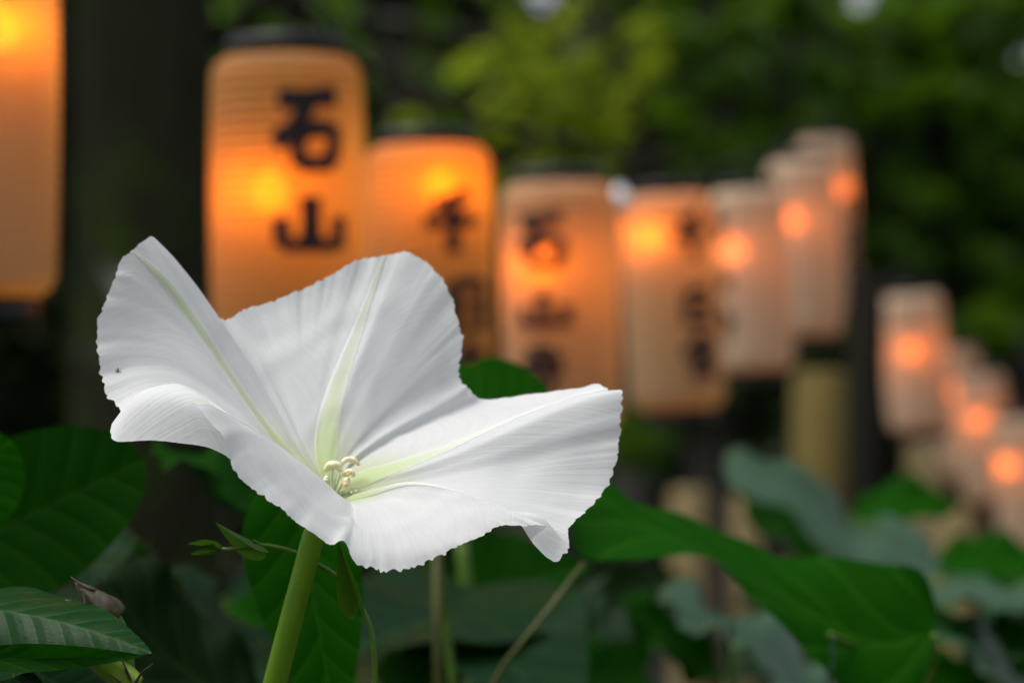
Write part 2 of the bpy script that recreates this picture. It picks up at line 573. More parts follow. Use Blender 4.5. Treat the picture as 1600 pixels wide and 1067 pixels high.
def build_trees():
    rg = random.Random(11)
    # big cedar at left, crown high overhead
    c = at(205, 533, 5.2)
    tree('cedar_tree', 'thick dark mossy trunk standing between the two leftmost lanterns', (c.x, c.y, 0), 9, .175, (.1, .3), M['cedar'], M['ever'],
         [((c.x + rg.uniform(-1.8, .7), c.y + rg.uniform(-1.0, 1.6), rg.uniform(3.6, 8.5)), (1.0, 1.0, .6), 420) for _ in range(16)], .16, 1)
    # bright maple in the middle
    c = at(1020, 533, 8.4)
    cl = [clump_at(*a) for a in [
        (850, 130, 7.6, 55, 46), (890, 215, 7.4, 50, 70), (930, 255, 7.4, 45, 50), (870, 170, 7.2, 35, 36)]]
    for _ in range(46):
        cl.append(clump_at(max(640, min(1090, rg.gauss(865, 85))), max(-20, min(320, rg.gauss(150, 85))), rg.uniform(7.1, 8.2), rg.uniform(16, 36), rg.randint(7, 18)))
    cl += [((c.x + rg.uniform(-.2, 1.4), c.y + rg.uniform(.4, 1.6), rg.uniform(2.9, 3.6)), (.5, .5, .3), 200) for _ in range(8)]
    tree('maple_tree', 'maple with bright yellow-green leaves above the middle lanterns', (c.x, c.y, 0), 3.4, .10, (-.35, -.2), M['grey_bark'], M['maple'], cl, .085, 2)
    # mid green tree at the right
    c = at(1620, 533, 8.8)
    cl = [clump_at(*a) for a in [
        (1420, 110, 8.0, 70, 90), (1530, 60, 8.1, 80, 90), (1560, 190, 8.3, 70, 60), (1590, 480, 7.8, 60, 110), (1545, 520, 7.6, 50, 90), (1190, 235, 8.0, 50, 60), (1000, 690, 7.5, 60, 60)]]
    for _ in range(120):
        cl.append(clump_at(rg.uniform(1030, 1640), rg.uniform(-30, 420) * rg.uniform(.5, 1), rg.uniform(7.6, 8.8), rg.uniform(18, 48), rg.randint(8, 30)))
    for _ in range(45):
        cl.append(clump_at(rg.uniform(1330, 1640), rg.uniform(260, 560), rg.uniform(7.8, 9.0), rg.uniform(24, 52), rg.randint(10, 26)))
    for _ in range(60):
        cl.append(clump_at(rg.uniform(330, 1060), rg.uniform(-30, 330), rg.uniform(8.3, 9.0), rg.uniform(18, 48), rg.randint(6, 22)))
    cl += [((c.x + rg.uniform(-.9, 1.4), c.y + rg.uniform(.4, 1.6), rg.uniform(2.8, 4.0)), (.6, .6, .35), 220) for _ in range(9)]
    tree('broadleaf_tree', 'mid green broadleaf tree filling the upper right behind the lanterns', (c.x, c.y, 0), 3.9, .11, (-.3, 0), M['grey_bark'], M['green'], cl, .10, 3)
    # evergreens closing the view
    spots = [(-60, 10.2, .16), (430, 11.0, .13), (700, 12.5, .14), (1120, 10.6, .20), (1455, 10.0, .12), (1740, 12.0, .15), (980, 14.0, .16), (-900, 10.5, .15), (-1900, 9.5, .16), (2700, 10.5, .15)]
    names = ['dark evergreen behind the leftmost lantern', 'dark evergreen behind the tall front lantern with a round glowing bulb', 'dark evergreen far behind the orange lantern',
             'broad evergreen with grey trunk above the receding lanterns', 'slim grey-trunked evergreen right of the farthest upper lantern',
             'dark evergreen at the far right edge', 'tallest evergreen closing the view behind the maple',
             'evergreen standing just beyond the left edge', 'evergreen standing farther beyond the left edge', 'evergreen standing beyond the right edge']
    for i, (px, d, r0) in enumerate(spots):
        c = at(px, 533, d)
        cl = []
        for k in range(46):
            z = rg.uniform(.4, 6.0) if i not in (2, 6) else rg.uniform(.4, 3.4)
            s = 1.0 + .25 * z / 6
            cl.append(((c.x + rg.uniform(-1.5, 1.5) * s, c.y + rg.uniform(-.2, 1.6), z), (.62, .55, .45), 210))
        tree('evergreen_tree', names[i], (c.x, c.y, 0), 6.5, r0, (rg.uniform(-.2, .2), .2), M['grey_bark'] if i in (3, 4) else M['cedar'], M['ever'], cl, .15, 20 + i, limbs=False)


build_trees()


# ------------------------------------------------------------------ lantern writing: brush strokes in a unit square (x right, y up)
GLYPH = {
    'stone': [([(.10, .84), (.5, .86), (.92, .90)], .17), ([(.50, .86), (.38, .58), (.06, .30)], .17), ([(.40, .48), (.36, .22), (.40, .04)], .15),
              ([(.40, .46), (.68, .50), (.88, .46), (.84, .22), (.80, .06)], .15), ([(.38, .08), (.60, .07), (.84, .10)], .15)],
    'mountain': [([(.50, .95), (.51, .55), (.50, .16)], .19), ([(.10, .58), (.13, .34), (.12, .12)], .16), ([(.10, .14), (.5, .11), (.90, .15)], .16), ([(.92, .62), (.90, .36), (.90, .08)], .16)],
    'temple': [([(.20, .82), (.5, .83), (.80, .85)], .12), ([(.50, .98), (.50, .78), (.50, .60)], .13), ([(.06, .60), (.5, .61), (.94, .64)], .13),
               ([(.08, .40), (.5, .40), (.92, .43)], .12), ([(.66, .55), (.68, .25), (.64, .03), (.50, .07)], .14), ([(.28, .30), (.36, .22), (.42, .14)], .14)],
    'thousand': [([(.78, .96), (.50, .84), (.20, .74)], .15), ([(.04, .50), (.5, .52), (.96, .56)], .15), ([(.52, .84), (.52, .42), (.50, .02)], .17)],
    'day': [([(.18, .92), (.18, .50), (.18, .05)], .17), ([(.18, .90), (.5, .91), (.84, .92), (.85, .50), (.84, .04)], .17), ([(.18, .50), (.5, .50), (.82, .51)], .14), ([(.18, .10), (.5, .10), (.82, .11)], .14)],
    'meeting': [([(.50, .98), (.30, .74), (.02, .52)], .15), ([(.50, .98), (.70, .76), (.98, .54)], .15), ([(.30, .58), (.5, .58), (.70, .60)], .12),
                ([(.14, .40), (.5, .40), (.86, .42)], .13), ([(.48, .38), (.36, .20), (.20, .08), (.5, .08), (.80, .12)], .13), ([(.66, .26), (.76, .16), (.86, .03)], .14)],
}


def stroke_geo(pts, w, m=14):
    P = catmull([(x, y, 0) for x, y in pts], m)
    V, F = [], []
    for i in range(m):
        t = P[min(i + 1, m - 1)] - P[max(i - 1, 0)]
        t = t / (np.linalg.norm(t) + 1e-9)
        f = i / (m - 1)
        ww = w * .5 * (.82 + .28 * abs(2 * f - 1) ** 1.5) * (1 if 0 < i < m - 1 else .55)
        nx, ny = -t[1], t[0]
        V.append((P[i][0] + nx * ww, P[i][1] + ny * ww))
        V.append((P[i][0] - nx * ww, P[i][1] - ny * ww))
    for i in range(m - 1):
        F.append((2 * i, 2 * i + 1, 2 * i + 3, 2 * i + 2))
    return V, F


def build_lantern(cx, top, bot, wpx, bulb, text, face, tilt, label, gap_px=0, spin=0.0, glow=1.0, tpos=None):
    d = .092 * FPX / wpx
    zt, zb = at(cx, top, d), at(cx, bot, d)
    h = (zt - zb).length
    r = .046
    g = 'paper lanterns hung in rows'
    root = empty('paper_lantern', zb, label, 'lantern', g)
    root.rotation_euler = (0, R(tilt), 0)
    # ribbed paper shade
    prof = []
    nr = 32
    for i in range(nr * 4 + 1):
        f = i / (nr * 4)
        e = min(f, 1 - f)
        sh = .70 + .30 * math.sqrt(max(0, 1 - (1 - min(1, e / .075)) ** 2))
        bulge = 1 - .035 * (2 * f - 1) ** 2
        prof.append((r * sh * bulge - 0.0018 * (0.5 - .5 * math.cos(2 * math.pi * i / 4)), h * f))
    def surf(f):
        e = min(f, 1 - f)
        return r * (.70 + .30 * math.sqrt(max(0, 1 - (1 - min(1, e / .075)) ** 2))) * (1 - .035 * (2 * f - 1) ** 2)
    V, F = lathe_geo(prof, 44)
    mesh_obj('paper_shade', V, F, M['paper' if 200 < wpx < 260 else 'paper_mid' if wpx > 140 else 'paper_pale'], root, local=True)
    # black end rings
    rt = r * .70
    V, F = lathe_geo([(rt - .004, h - .001), (rt + .003, h - .001), (rt + .0035, h + .008), (rt + .001, h + .0105), (rt - .005, h + .0105), (rt - .005, h - .001)], 36)
    mesh_obj('top_ring', V, F, M['black'], root, local=True)
    V, F = lathe_geo([(rt - .004, .001), (rt + .003, .001), (rt + .0035, -.012), (rt + .001, -.0145), (.002, -.0145)], 36)
    mesh_obj('bottom_cap', V, F, M['black'], root, local=True)
    # wire bail
    A = [(-rt, 0, h + .010), (-rt * .8, 0, h + .026), (0, 0, h + .038), (rt * .8, 0, h + .026), (rt, 0, h + .010)]
    V, F = tube_geo(A, .0014, seg=6, n=18)
    mesh_obj('bail', V, F, M['wire'], root, local=True)
    # bulb on its cord
    if bulb:
        bf = (bot - bulb[1]) / (bot - top)
        bx = (bulb[0] - cx) / FPX * d
        bx = max(-.024, min(.024, bx))
        by = -.019
        bz = h * bf
        br = .0105
        V, F = lathe_geo([(.0005, -br)] + [(br * math.cos(a), br * math.sin(a)) for a in [R(x) for x in range(-70, 61, 13)]] + [(.0045, br * 1.25), (.0045, br * 1.45)], 16)
        V = [(x + bx, y + by, z + bz) for x, y, z in V]
        mesh_obj('bulb', V, F, M['bulb' if wpx > 140 else 'bulb_dim'], root, local=True)
        V, F = lathe_geo([(.001, br * 1.3), (.006, br * 1.3), (.006, br * 2.6), (.002, br * 2.9)], 14)
        V = [(x + bx, y + by, z + bz) for x, y, z in V]
        mesh_obj('socket', V, F, M['brass'], root, local=True)
        V, F = tube_geo([(bx, by, bz + br * 2.6), (bx * .8, by * .8, (bz + h) / 2), (0, 0, h + .036)], .0012, seg=6, n=10)
        mesh_obj('cord', V, F, M['wire'], root, local=True)
    # writing wrapped on the front of the paper
    if text:
        for ch, (px, py, sw, shh) in zip(text, tpos):
            cw, chh = sw / FPX * d, shh / FPX * d
            cz = (bot - py) / FPX * d
            ang0 = math.asin(max(-.97, min(.97, (px - cx) / FPX * d / r)))
            chV, chF = [], []
            for k, (pts, w) in enumerate(GLYPH[ch]):
                sv, sf = stroke_geo(pts, w * 1.6)
                o = len(chV)
                for x, y in sv:
                    z = cz + (y - .5) * chh
                    a = ang0 + (x - .5) * cw / r
                    rr = surf(max(.0, min(1., z / h))) + .0004 + .00012 * k
                    chV.append((rr * math.sin(a), -rr * math.cos(a), z))
                chF += [tuple(o + q for q in f) for f in sf]
            mesh_obj('character', chV, chF, M['ink'], root, local=True)
    return root, d, h


LANTERNS = []


def build_lanterns():
    S, T = ('stone', 'mountain', 'temple'), ('thousand', 'day', 'meeting')
    L = [
        (-45, -160, 468, 276, (8, 55), None, None, 0, 'paper lantern cut off at the left edge, without visible writing'),
        (452, 76, 618, 246, (430, 305), S, [(495, 210, 118, 126), (497, 354, 118, 90), (497, 505, 108, 90)], .5, 'tall paper lantern with large black writing, rising behind the white flower'),
        (672, 216, 618, 206, (690, 296), T, [(712, 352, 100, 100), (735, 480, 90, 80), (738, 575, 90, 80)], .6, 'deep orange lantern tucked behind the right side of the tallest lantern'),
        (882, 274, 672, 188, (858, 418), S, [(850, 378, 88, 88), (852, 484, 88, 60), (848, 572, 80, 76)], 1.6, 'lantern with a red glow behind its top character, above the right petal'),
        (1060, 292, 640, 154, (1035, 372), T, [(1092, 372, 66, 76), (1096, 482, 60, 60), (1098, 556, 66, 70)], 3.5, 'lantern with a wide amber glow and three characters, right of the red-glowing one'),
        (1181, 286, 580, 128, (1156, 392), S, [(1127, 350, 40, 56), (1130, 430, 40, 46), (1132, 500, 40, 50)], 3.2, 'narrow lantern with a round orange spot near its left side'),
        (1262, 240, 526, 116, (1245, 346), None, None, 2.5, 'pale lantern with a small round amber spot, before the highest one'),
        (1296, 206, 486, 92, (1312, 298), T, [(1326, 330, 30, 40), (1328, 375, 30, 40), (1328, 415, 30, 40)], 2.0, 'highest far lantern peeking out behind the pale one'),
        (1440, 448, 672, 102, (1432, 548), None, None, 5.0, 'first lantern of the lower row, beside the dark post'),
        (1507, 532, 742, 80, (1497, 612), None, None, 5.0, 'second lantern of the lower row, mostly hidden by the first'),
        (1545, 572, 782, 82, (1536, 655), None, None, 4.5, 'third lantern of the lower row, in the middle of the cluster'),
        (1604, 640, 856, 86, (1580, 725), None, None, 4.0, 'lowest lantern, cut off by the right edge'),
    ]
    for a in L:
        cx, top, bot, w, bulb, text, tpos, tilt, label = a
        top += 11
        LANTERNS.append(build_lantern(cx, top, bot, w, bulb, text, None, -tilt if tilt else 0, label, tpos=tpos))


build_lanterns()


def lantern_top(i, extra=.036):
    root, d, h = LANTERNS[i]
    return parent_matrix(root) @ Vector((0, 0, h + extra))


def build_cables():
    pts = [lantern_top(i) for i in range(8)]
    seq = []
    a0 = pts[0] + Vector((-.5, -.25, .10))
    full = [a0] + pts + [at(1455, 150, 9.9)]
    for a, b in zip(full[:-1], full[1:]):
        seq += [a, a.lerp(b, .5) + Vector((0, 0, -.004 - .02 * (b - a).length))]
    seq.append(full[-1])
    o = tube('lantern_cable', seq, .0022, M['wire'], n=160, seg=6)
    tag(o, 'dark sagging cable that carries the upper row of lanterns', 'cable')
    pts = [lantern_top(i) for i in range(8, 12)]
    a0 = at(1352, 440, 3.3)
    full = [a0] + pts + [at(1730, 700, 5.2)]
    seq = []
    for a, b in zip(full[:-1], full[1:]):
        seq += [a, a.lerp(b, .5) + Vector((0, 0, -.004 - .02 * (b - a).length))]
    seq.append(full[-1])
    o = tube('lantern_cable', seq, .0022, M['wire'], n=90, seg=6)
    tag(o, 'dark cable that carries the lower row of lanterns from the dark post', 'cable')


build_cables()


def build_bright_spot():
    # small white knob added as a stand-in for a bright spot of light
    c = at(968, 314, 2.12)
    V, F = lathe_geo([(.0003, -.0105), (.005, -.0095), (.009, -.005), (.0102, 0), (.009, .005), (.006, .0085), (.004, .0095), (.004, .013), (.0003, .0135)], 20)
    root = empty('bright_spot_ball', c, 'invented white knob on the cable between two lanterns above the right petal', 'ball')
    mesh_obj('spot_ball_body', V, F, M['spot_white'], root, local=True)
    a, b = lantern_top(3), lantern_top(4)
    m = a.lerp(b, .5) + Vector((0, 0, -.004 - .02 * (b - a).length))
    tube('hanger', [c + Vector((0, 0, .012)), c.lerp(m, .5), m], .0010, M['wire'], root, n=8, seg=6)


M['spot_white'] = mat_simple('spot_white', (.80, .80, .80), (.86, .86, .86), 30., .25, .5, .05, .0005)  # white of the added bright-spot stand-in
build_bright_spot()


def build_post(px, top, d, wpx, mat, label, name='wooden_post', cat='post', group=None):
    p = at(px, top, d)
    r = wpx / FPX * d / 2
    prof = [(r * 1.06, 0), (r * 1.03, p.z * .3), (r, p.z * .7), (r * .99, p.z - r * .25), (r * .8, p.z - r * .06), (.0004, p.z)]
    V, F = lathe_geo(prof, 20)
    rg = random.Random(int(px))
    V = [(x + p.x + rg.gauss(0, r * .02), y + p.y + rg.gauss(0, r * .02), z) for x, y, z in V]
    o = mesh_obj(name, V, F, mat)
    tag(o, label, cat, group)
    return o


build_post(1352, 425, 3.32, 62, M['post_dark'], 'dark wooden post between the upper and lower rows of lanterns')
build_post(1283, 578, 3.9, 92, M['post'], 'thick tan wooden post under the pale lanterns')
build_post(1078, 762, 4.4, 62, M['post_pale'], 'short pale post just right of the flower', group='short pale posts')
build_post(1166, 772, 4.5, 48, M['post_pale'], 'short pale post left of the thick tan one', group='short pale posts')
build_post(1447, 690, 4.9, 62, M['post_pale'], 'short pale post below the first lantern of the lower row', group='short pale posts')
build_post(1494, 792, 4.4, 70, M['post_pale'], 'short pale post above the green leaf at right', group='short pale posts')
# end supports of the cables, just outside the picture
_e = lantern_top(0) + Vector((-.5, -.25, .10))
build_post(800 + _e.x / _e.y * FPX, 533.5 - (_e.z + .02 - CAM_Z) / _e.y * FPX, _e.y, 100, M['post_dark'], 'dark wooden post beyond the left edge holding the upper cable')
build_post(1730, 690, 5.2, 40, M['post_dark'], 'dark wooden post beyond the right edge holding the lower cable')


# ------------------------------------------------------------------ the moonflower
# radial curves from throat to margin: (u, [(px, py, depth towards camera in px), ...]); ribs at u = 0, 1, 2, 3, 4
CURVES = [
    (0.00, [(490, 762, -6), (440, 703, -24), (395, 640, -42), (345, 568, -54), (300, 500, -56), (255, 438, -48), (207, 391, -36)]),
    (0.10, [(494, 758, -9), (446, 697, -34), (402, 630, -58), (352, 550, -70), (305, 475, -72), (262, 412, -66), (226, 376, -56)]),
    (0.20, [(497, 757, -11), (452, 690, -40), (410, 622, -66), (362, 540, -84), (318, 466, -88), (275, 408, -82), (243, 372, -74)]),
    (0.32, [(499, 756, -13), (458, 692, -44), (418, 625, -74), (375, 550, -96), (338, 492, -104), (304, 456, -104), (276, 427, -100)]),
    (0.45, [(501, 755, -15), (464, 694, -48), (428, 630, -80), (392, 568, -106), (365, 530, -120), (352, 512, -128), (341, 497, -132)]),
    (0.56, [(503, 754, -16), (470, 694, -50), (440, 632, -86), (412, 575, -116), (392, 540, -136), (372, 512, -148), (358, 494, -154)]),
    (0.68, [(504, 753, -17), (478, 692, -52), (458, 625, -90), (440, 560, -126), (428, 520, -150), (418, 490, -166), (410, 473, -172)]),
    (0.80, [(506, 752, -18), (487, 690, -54), (482, 620, -92), (480, 550, -132), (480, 505, -160), (482, 470, -180), (484, 446, -190)]),
    (0.91, [(508, 751, -19), (497, 690, -54), (503, 618, -92), (517, 545, -134), (533, 490, -166), (550, 440, -194), (560, 406, -208)]),
    (1.00, [(510, 750, -20), (508, 690, -52), (520, 630, -82), (545, 556, -126), (570, 486, -168), (590, 430, -198), (601, 401, -212)]),
    (1.10, [(513, 750, -20), (520, 690, -50), (540, 625, -84), (570, 550, -128), (598, 480, -168), (620, 425, -198), (634, 391, -212)]),
    (1.22, [(516, 750, -20), (530, 694, -48), (558, 632, -84), (596, 560, -128), (630, 495, -166), (658, 445, -192), (676, 420, -204)]),
    (1.36, [(519, 751, -19), (538, 700, -46), (572, 645, -82), (615, 588, -124), (655, 538, -160), (688, 500, -184), (710, 476, -194)]),
    (1.50, [(522, 752, -18), (544, 706, -44), (582, 660, -78), (626, 616, -118), (666, 580, -150), (700, 552, -174), (722, 534, -184)]),
    (1.62, [(525, 753, -17), (549, 712, -42), (590, 674, -76), (632, 642, -112), (668, 618, -142), (697, 602, -164), (717, 590, -174)]),
    (1.70, [(527, 754, -16), (553, 717, -40), (596, 684, -72), (638, 660, -104), (676, 640, -134), (706, 622, -156), (732, 606, -168)]),
    (1.76, [(529, 755, -14), (556, 721, -36), (602, 690, -62), (648, 668, -92), (690, 650, -120), (722, 637, -140), (752, 624, -156)]),
    (1.84, [(531, 756, -11), (560, 727, -26), (612, 697, -48), (668, 672, -72), (725, 652, -96), (780, 634, -114), (828, 616, -126)]),
    (1.92, [(533, 758, -8), (566, 734, -16), (624, 706, -30), (694, 678, -48), (768, 652, -68), (846, 626, -86), (912, 605, -98)]),
    (1.96, [(534, 759, -6), (570, 739, -10), (634, 713, -20), (708, 684, -36), (790, 651, -54), (870, 622, -74), (934, 600, -88)]),
    (2.00, [(535, 761, -3), (572, 745, -4), (638, 721, -10), (716, 691, -22), (798, 655, -42), (878, 624, -62), (946, 608, -76)]),
    (2.06, [(536, 763, 0), (574, 752, 4), (644, 731, 4), (726, 701, -6), (812, 664, -24), (894, 630, -46), (968, 612, -62)]),
    (2.18, [(537, 766, 4), (578, 758, 12), (650, 742, 16), (736, 717, 12), (820, 690, 0), (900, 664, -16), (971, 646, -34)]),
    (2.34, [(538, 769, 8), (580, 763, 20), (652, 752, 30), (738, 736, 32), (820, 722, 24), (900, 708, 12), (968, 700, 0)]),
    (2.50, [(539, 772, 12), (582, 767, 28), (652, 760, 44), (736, 754, 52), (814, 752, 50), (886, 752, 42), (948, 755, 34)]),
    (2.64, [(540, 774, 16), (582, 770, 36), (650, 766, 58), (728, 770, 72), (798, 780, 76), (862, 790, 74), (915, 798, 70)]),
    (2.75, [(541, 776, 20), (582, 772, 44), (646, 770, 72), (720, 780, 90), (786, 796, 98), (842, 814, 100), (884, 832, 98)]),
    (2.82, [(542, 777, 24), (582, 772, 50), (644, 768, 82), (716, 780, 106), (782, 798, 118), (845, 806, 126), (887, 856, 134)]),
    (2.87, [(542, 778, 27), (582, 771, 56), (642, 765, 90), (714, 776, 118), (780, 796, 134), (838, 812, 142), (867, 876, 150)]),
    (2.93, [(543, 778, 30), (584, 769, 62), (642, 759, 98), (710, 770, 128), (770, 792, 146), (806, 810, 152), (832, 846, 154)]),
    (3.00, [(544, 778, 33), (587, 765, 68), (641, 753, 106), (704, 764, 138), (762, 784, 160), (812, 804, 176), (853, 822, 190)]),
    (3.06, [(545, 780, 36), (588, 773, 74), (642, 764, 114), (706, 774, 150), (760, 792, 174), (796, 808, 188), (822, 820, 194)]),
    (3.14, [(545, 782, 38), (586, 779, 78), (636, 778, 120), (694, 786, 158), (740, 798, 184), (768, 812, 200), (786, 820, 206)]),
    (3.28, [(544, 784, 40), (580, 782, 82), (620, 785, 126), (664, 800, 166), (698, 818, 196), (722, 836, 214), (738, 846, 222)]),
    (3.42, [(543, 786, 41), (572, 784, 84), (602, 790, 130), (632, 812, 174), (652, 838, 206), (664, 862, 226), (672, 876, 234)]),
    (3.56, [(542, 787, 42), (562, 785, 86), (582, 793, 134), (596, 820, 180), (604, 850, 214), (608, 876, 234), (610, 890, 242)]),
    (3.66, [(540, 787, 43), (553, 785, 88), (562, 795, 138), (566, 820, 184), (566, 846, 216), (565, 868, 236), (560, 882, 244)]),
    (3.695, [(539, 787, 43), (549, 785, 89), (555, 795, 139), (556, 818, 184), (554, 842, 216), (551, 862, 236), (549, 872, 243)]),
    (3.72, [(538, 787, 44), (547, 785, 90), (550, 795, 140), (549, 814, 182), (546, 828, 210), (543, 838, 226), (541, 844, 234)]),
    (3.76, [(536, 786, 45), (541, 781, 92), (538, 788, 144), (532, 808, 188), (527, 828, 220), (522, 842, 240), (518, 850, 248)]),
    (3.84, [(531, 783, 47), (528, 770, 96), (512, 770, 150), (494, 784, 198), (482, 800, 230), (474, 812, 250), (470, 818, 258)]),
    (3.91, [(525, 778, 48), (508, 752, 98), (478, 740, 156), (448, 746, 206), (428, 758, 238), (415, 768, 258), (408, 774, 266)]),
    (3.96, [(519, 773, 46), (488, 735, 94), (446, 710, 152), (406, 700, 206), (382, 708, 240), (366, 718, 262), (358, 724, 270)]),
    (3.985, [(514, 769, 42), (476, 726, 88), (428, 693, 142), (384, 668, 196), (360, 664, 230), (346, 668, 252), (341, 672, 262)]),
    (4.00, [(508, 766, 36), (466, 720, 78), (416, 683, 130), (372, 656, 180), (346, 640, 212), (322, 628, 232), (300, 626, 244)]),
    (4.03, [(504, 765, 30), (460, 717, 66), (410, 680, 112), (366, 652, 152), (348, 640, 170), (352, 662, 182), (392, 716, 184)]),
    (4.10, [(500, 764, 24), (452, 712, 54), (398, 672, 92), (346, 636, 126), (310, 614, 148), (300, 632, 168), (322, 698, 180)]),
    (4.18, [(497, 764, 19), (446, 708, 42), (386, 662, 72), (324, 618, 100), (270, 598, 124), (248, 622, 150), (238, 688, 168)]),
    (4.26, [(494, 764, 14), (440, 704, 30), (374, 652, 52), (300, 612, 76), (234, 606, 102), (204, 630, 130), (178, 688, 150)]),
    (4.34, [(492, 764, 9), (436, 702, 20), (364, 646, 34), (286, 612, 52), (226, 618, 74), (196, 636, 94), (177, 660, 112)]),
    (4.42, [(490, 764, 5), (432, 700, 10), (356, 640, 18), (276, 608, 30), (224, 618, 44), (200, 632, 56), (187, 645, 64)]),
    (4.54, [(489, 764, 2), (430, 698, 2), (350, 628, 2), (268, 588, 6), (214, 592, 14), (184, 604, 22), (165, 612, 28)]),
    (4.68, [(488, 764, 0), (430, 698, -6), (346, 612, -12), (264, 558, -12), (206, 552, -6), (174, 556, 2), (152, 560, 8)]),
    (4.82, [(488, 763, -2), (432, 699, -12), (346, 596, -26), (268, 520, -30), (212, 495, -22), (180, 490, -12), (158, 492, -6)]),
    (4.92, [(489, 763, -4), (436, 701, -18), (346, 578, -42), (280, 496, -46), (228, 448, -36), (200, 428, -26), (182, 426, -20)]),
    (4.97, [(489, 762, -5), (438, 702, -21), (345, 572, -49), (292, 498, -52), (242, 440, -44), (212, 408, -34), (196, 402, -28)]),
]
def _z(u, f):
    if 4.02 < u < 4.6: return -34 * math.sin(math.pi * min(1, f * 1.5)) ** .8 * (1 - (u - 4.02) / .6) if f < .66 else 0.0
    if 2.70 < u < 2.97: return -26 * math.sin(math.pi * f) * ((u - 2.70) / .27)
    if 1.70 <= u < 1.99: return -38 * f * math.sin(math.pi * (u - 1.70) / .30) ** .7
    if 2.10 < u < 2.80: return -34 * f * math.sin(math.pi * (u - 2.10) / .70)
    return 0.0
CURVES = [(u, [(x, y, z + _z(u, i / 6)) for i, (x, y, z) in enumerate(p)]) for u, p in CURVES]
THROAT = np.array([508., 796., 0.])


class Corolla:
    def __init__(self):
        self.ns = 64
        us, G = [], []
        for u, pts in CURVES:
            a = 2 * math.pi * u / 5
            p0 = np.array(pts[0], float)
            d = p0 - THROAT
            inner = THROAT + d * np.array([.42, .30, .42]) + np.array([0, 12, 0])
            c = catmull(np.vstack([inner, pts]), self.ns)
            us.append(u); G.append(c)
        us = np.array(us)
        G = np.array(G)                       # curves x ns x 3
        # periodic padding
        self.us = np.concatenate([us[-4:] - 5, us, us[:4] + 5])
        self.G = np.concatenate([G[-4:], G, G[:4]])
        # monotone-ish tangents (finite differences, limited)
        h = np.diff(self.us)
        dl = np.diff(self.G, axis=0) / h[:, None, None]
        m = np.zeros_like(self.G)
        w1, w2 = h[1:], h[:-1]
        m[1:-1] = (dl[:-1] * w1[:, None, None] + dl[1:] * w2[:, None, None]) / (w1 + w2)[:, None, None]
        lim = 3 * np.minimum(np.linalg.norm(dl[:-1], axis=2), np.linalg.norm(dl[1:], axis=2))
        n = np.linalg.norm(m[1:-1], axis=2) + 1e-9
        m[1:-1] *= np.minimum(1, lim / n)[..., None]
        self.m = m
        self.h = h

    def curve(self, u):
        """ns points along the radial curve at u (0..5)"""
        u = u % 5
        i = int(np.searchsorted(self.us, u, side='right') - 1)
        h = self.h[i]
        t = (u - self.us[i]) / h
        h00 = 2 * t ** 3 - 3 * t ** 2 + 1; h10 = t ** 3 - 2 * t ** 2 + t
        h01 = -2 * t ** 3 + 3 * t ** 2; h11 = t ** 3 - t ** 2
        return h00 * self.G[i] + h10 * h * self.m[i] + h01 * self.G[i + 1] + h11 * h * self.m[i + 1]


def vnoise(seed, n=4096):
    r = np.random.RandomState(seed).rand(n)
    def f(x):
        i = np.floor(x).astype(int); t = x - i
        t = t * t * (3 - 2 * t)
        return r[i % n] * (1 - t) + r[(i + 1) % n] * t
    return f


def grid_normals(P, periodic):
    du = np.roll(P, -1, 0) - np.roll(P, 1, 0) if periodic else np.gradient(P, axis=0)
    ds = np.gradient(P, axis=1)
    n = np.cross(du, ds)
    return n / (np.linalg.norm(n, axis=2, keepdims=True) + 1e-12)


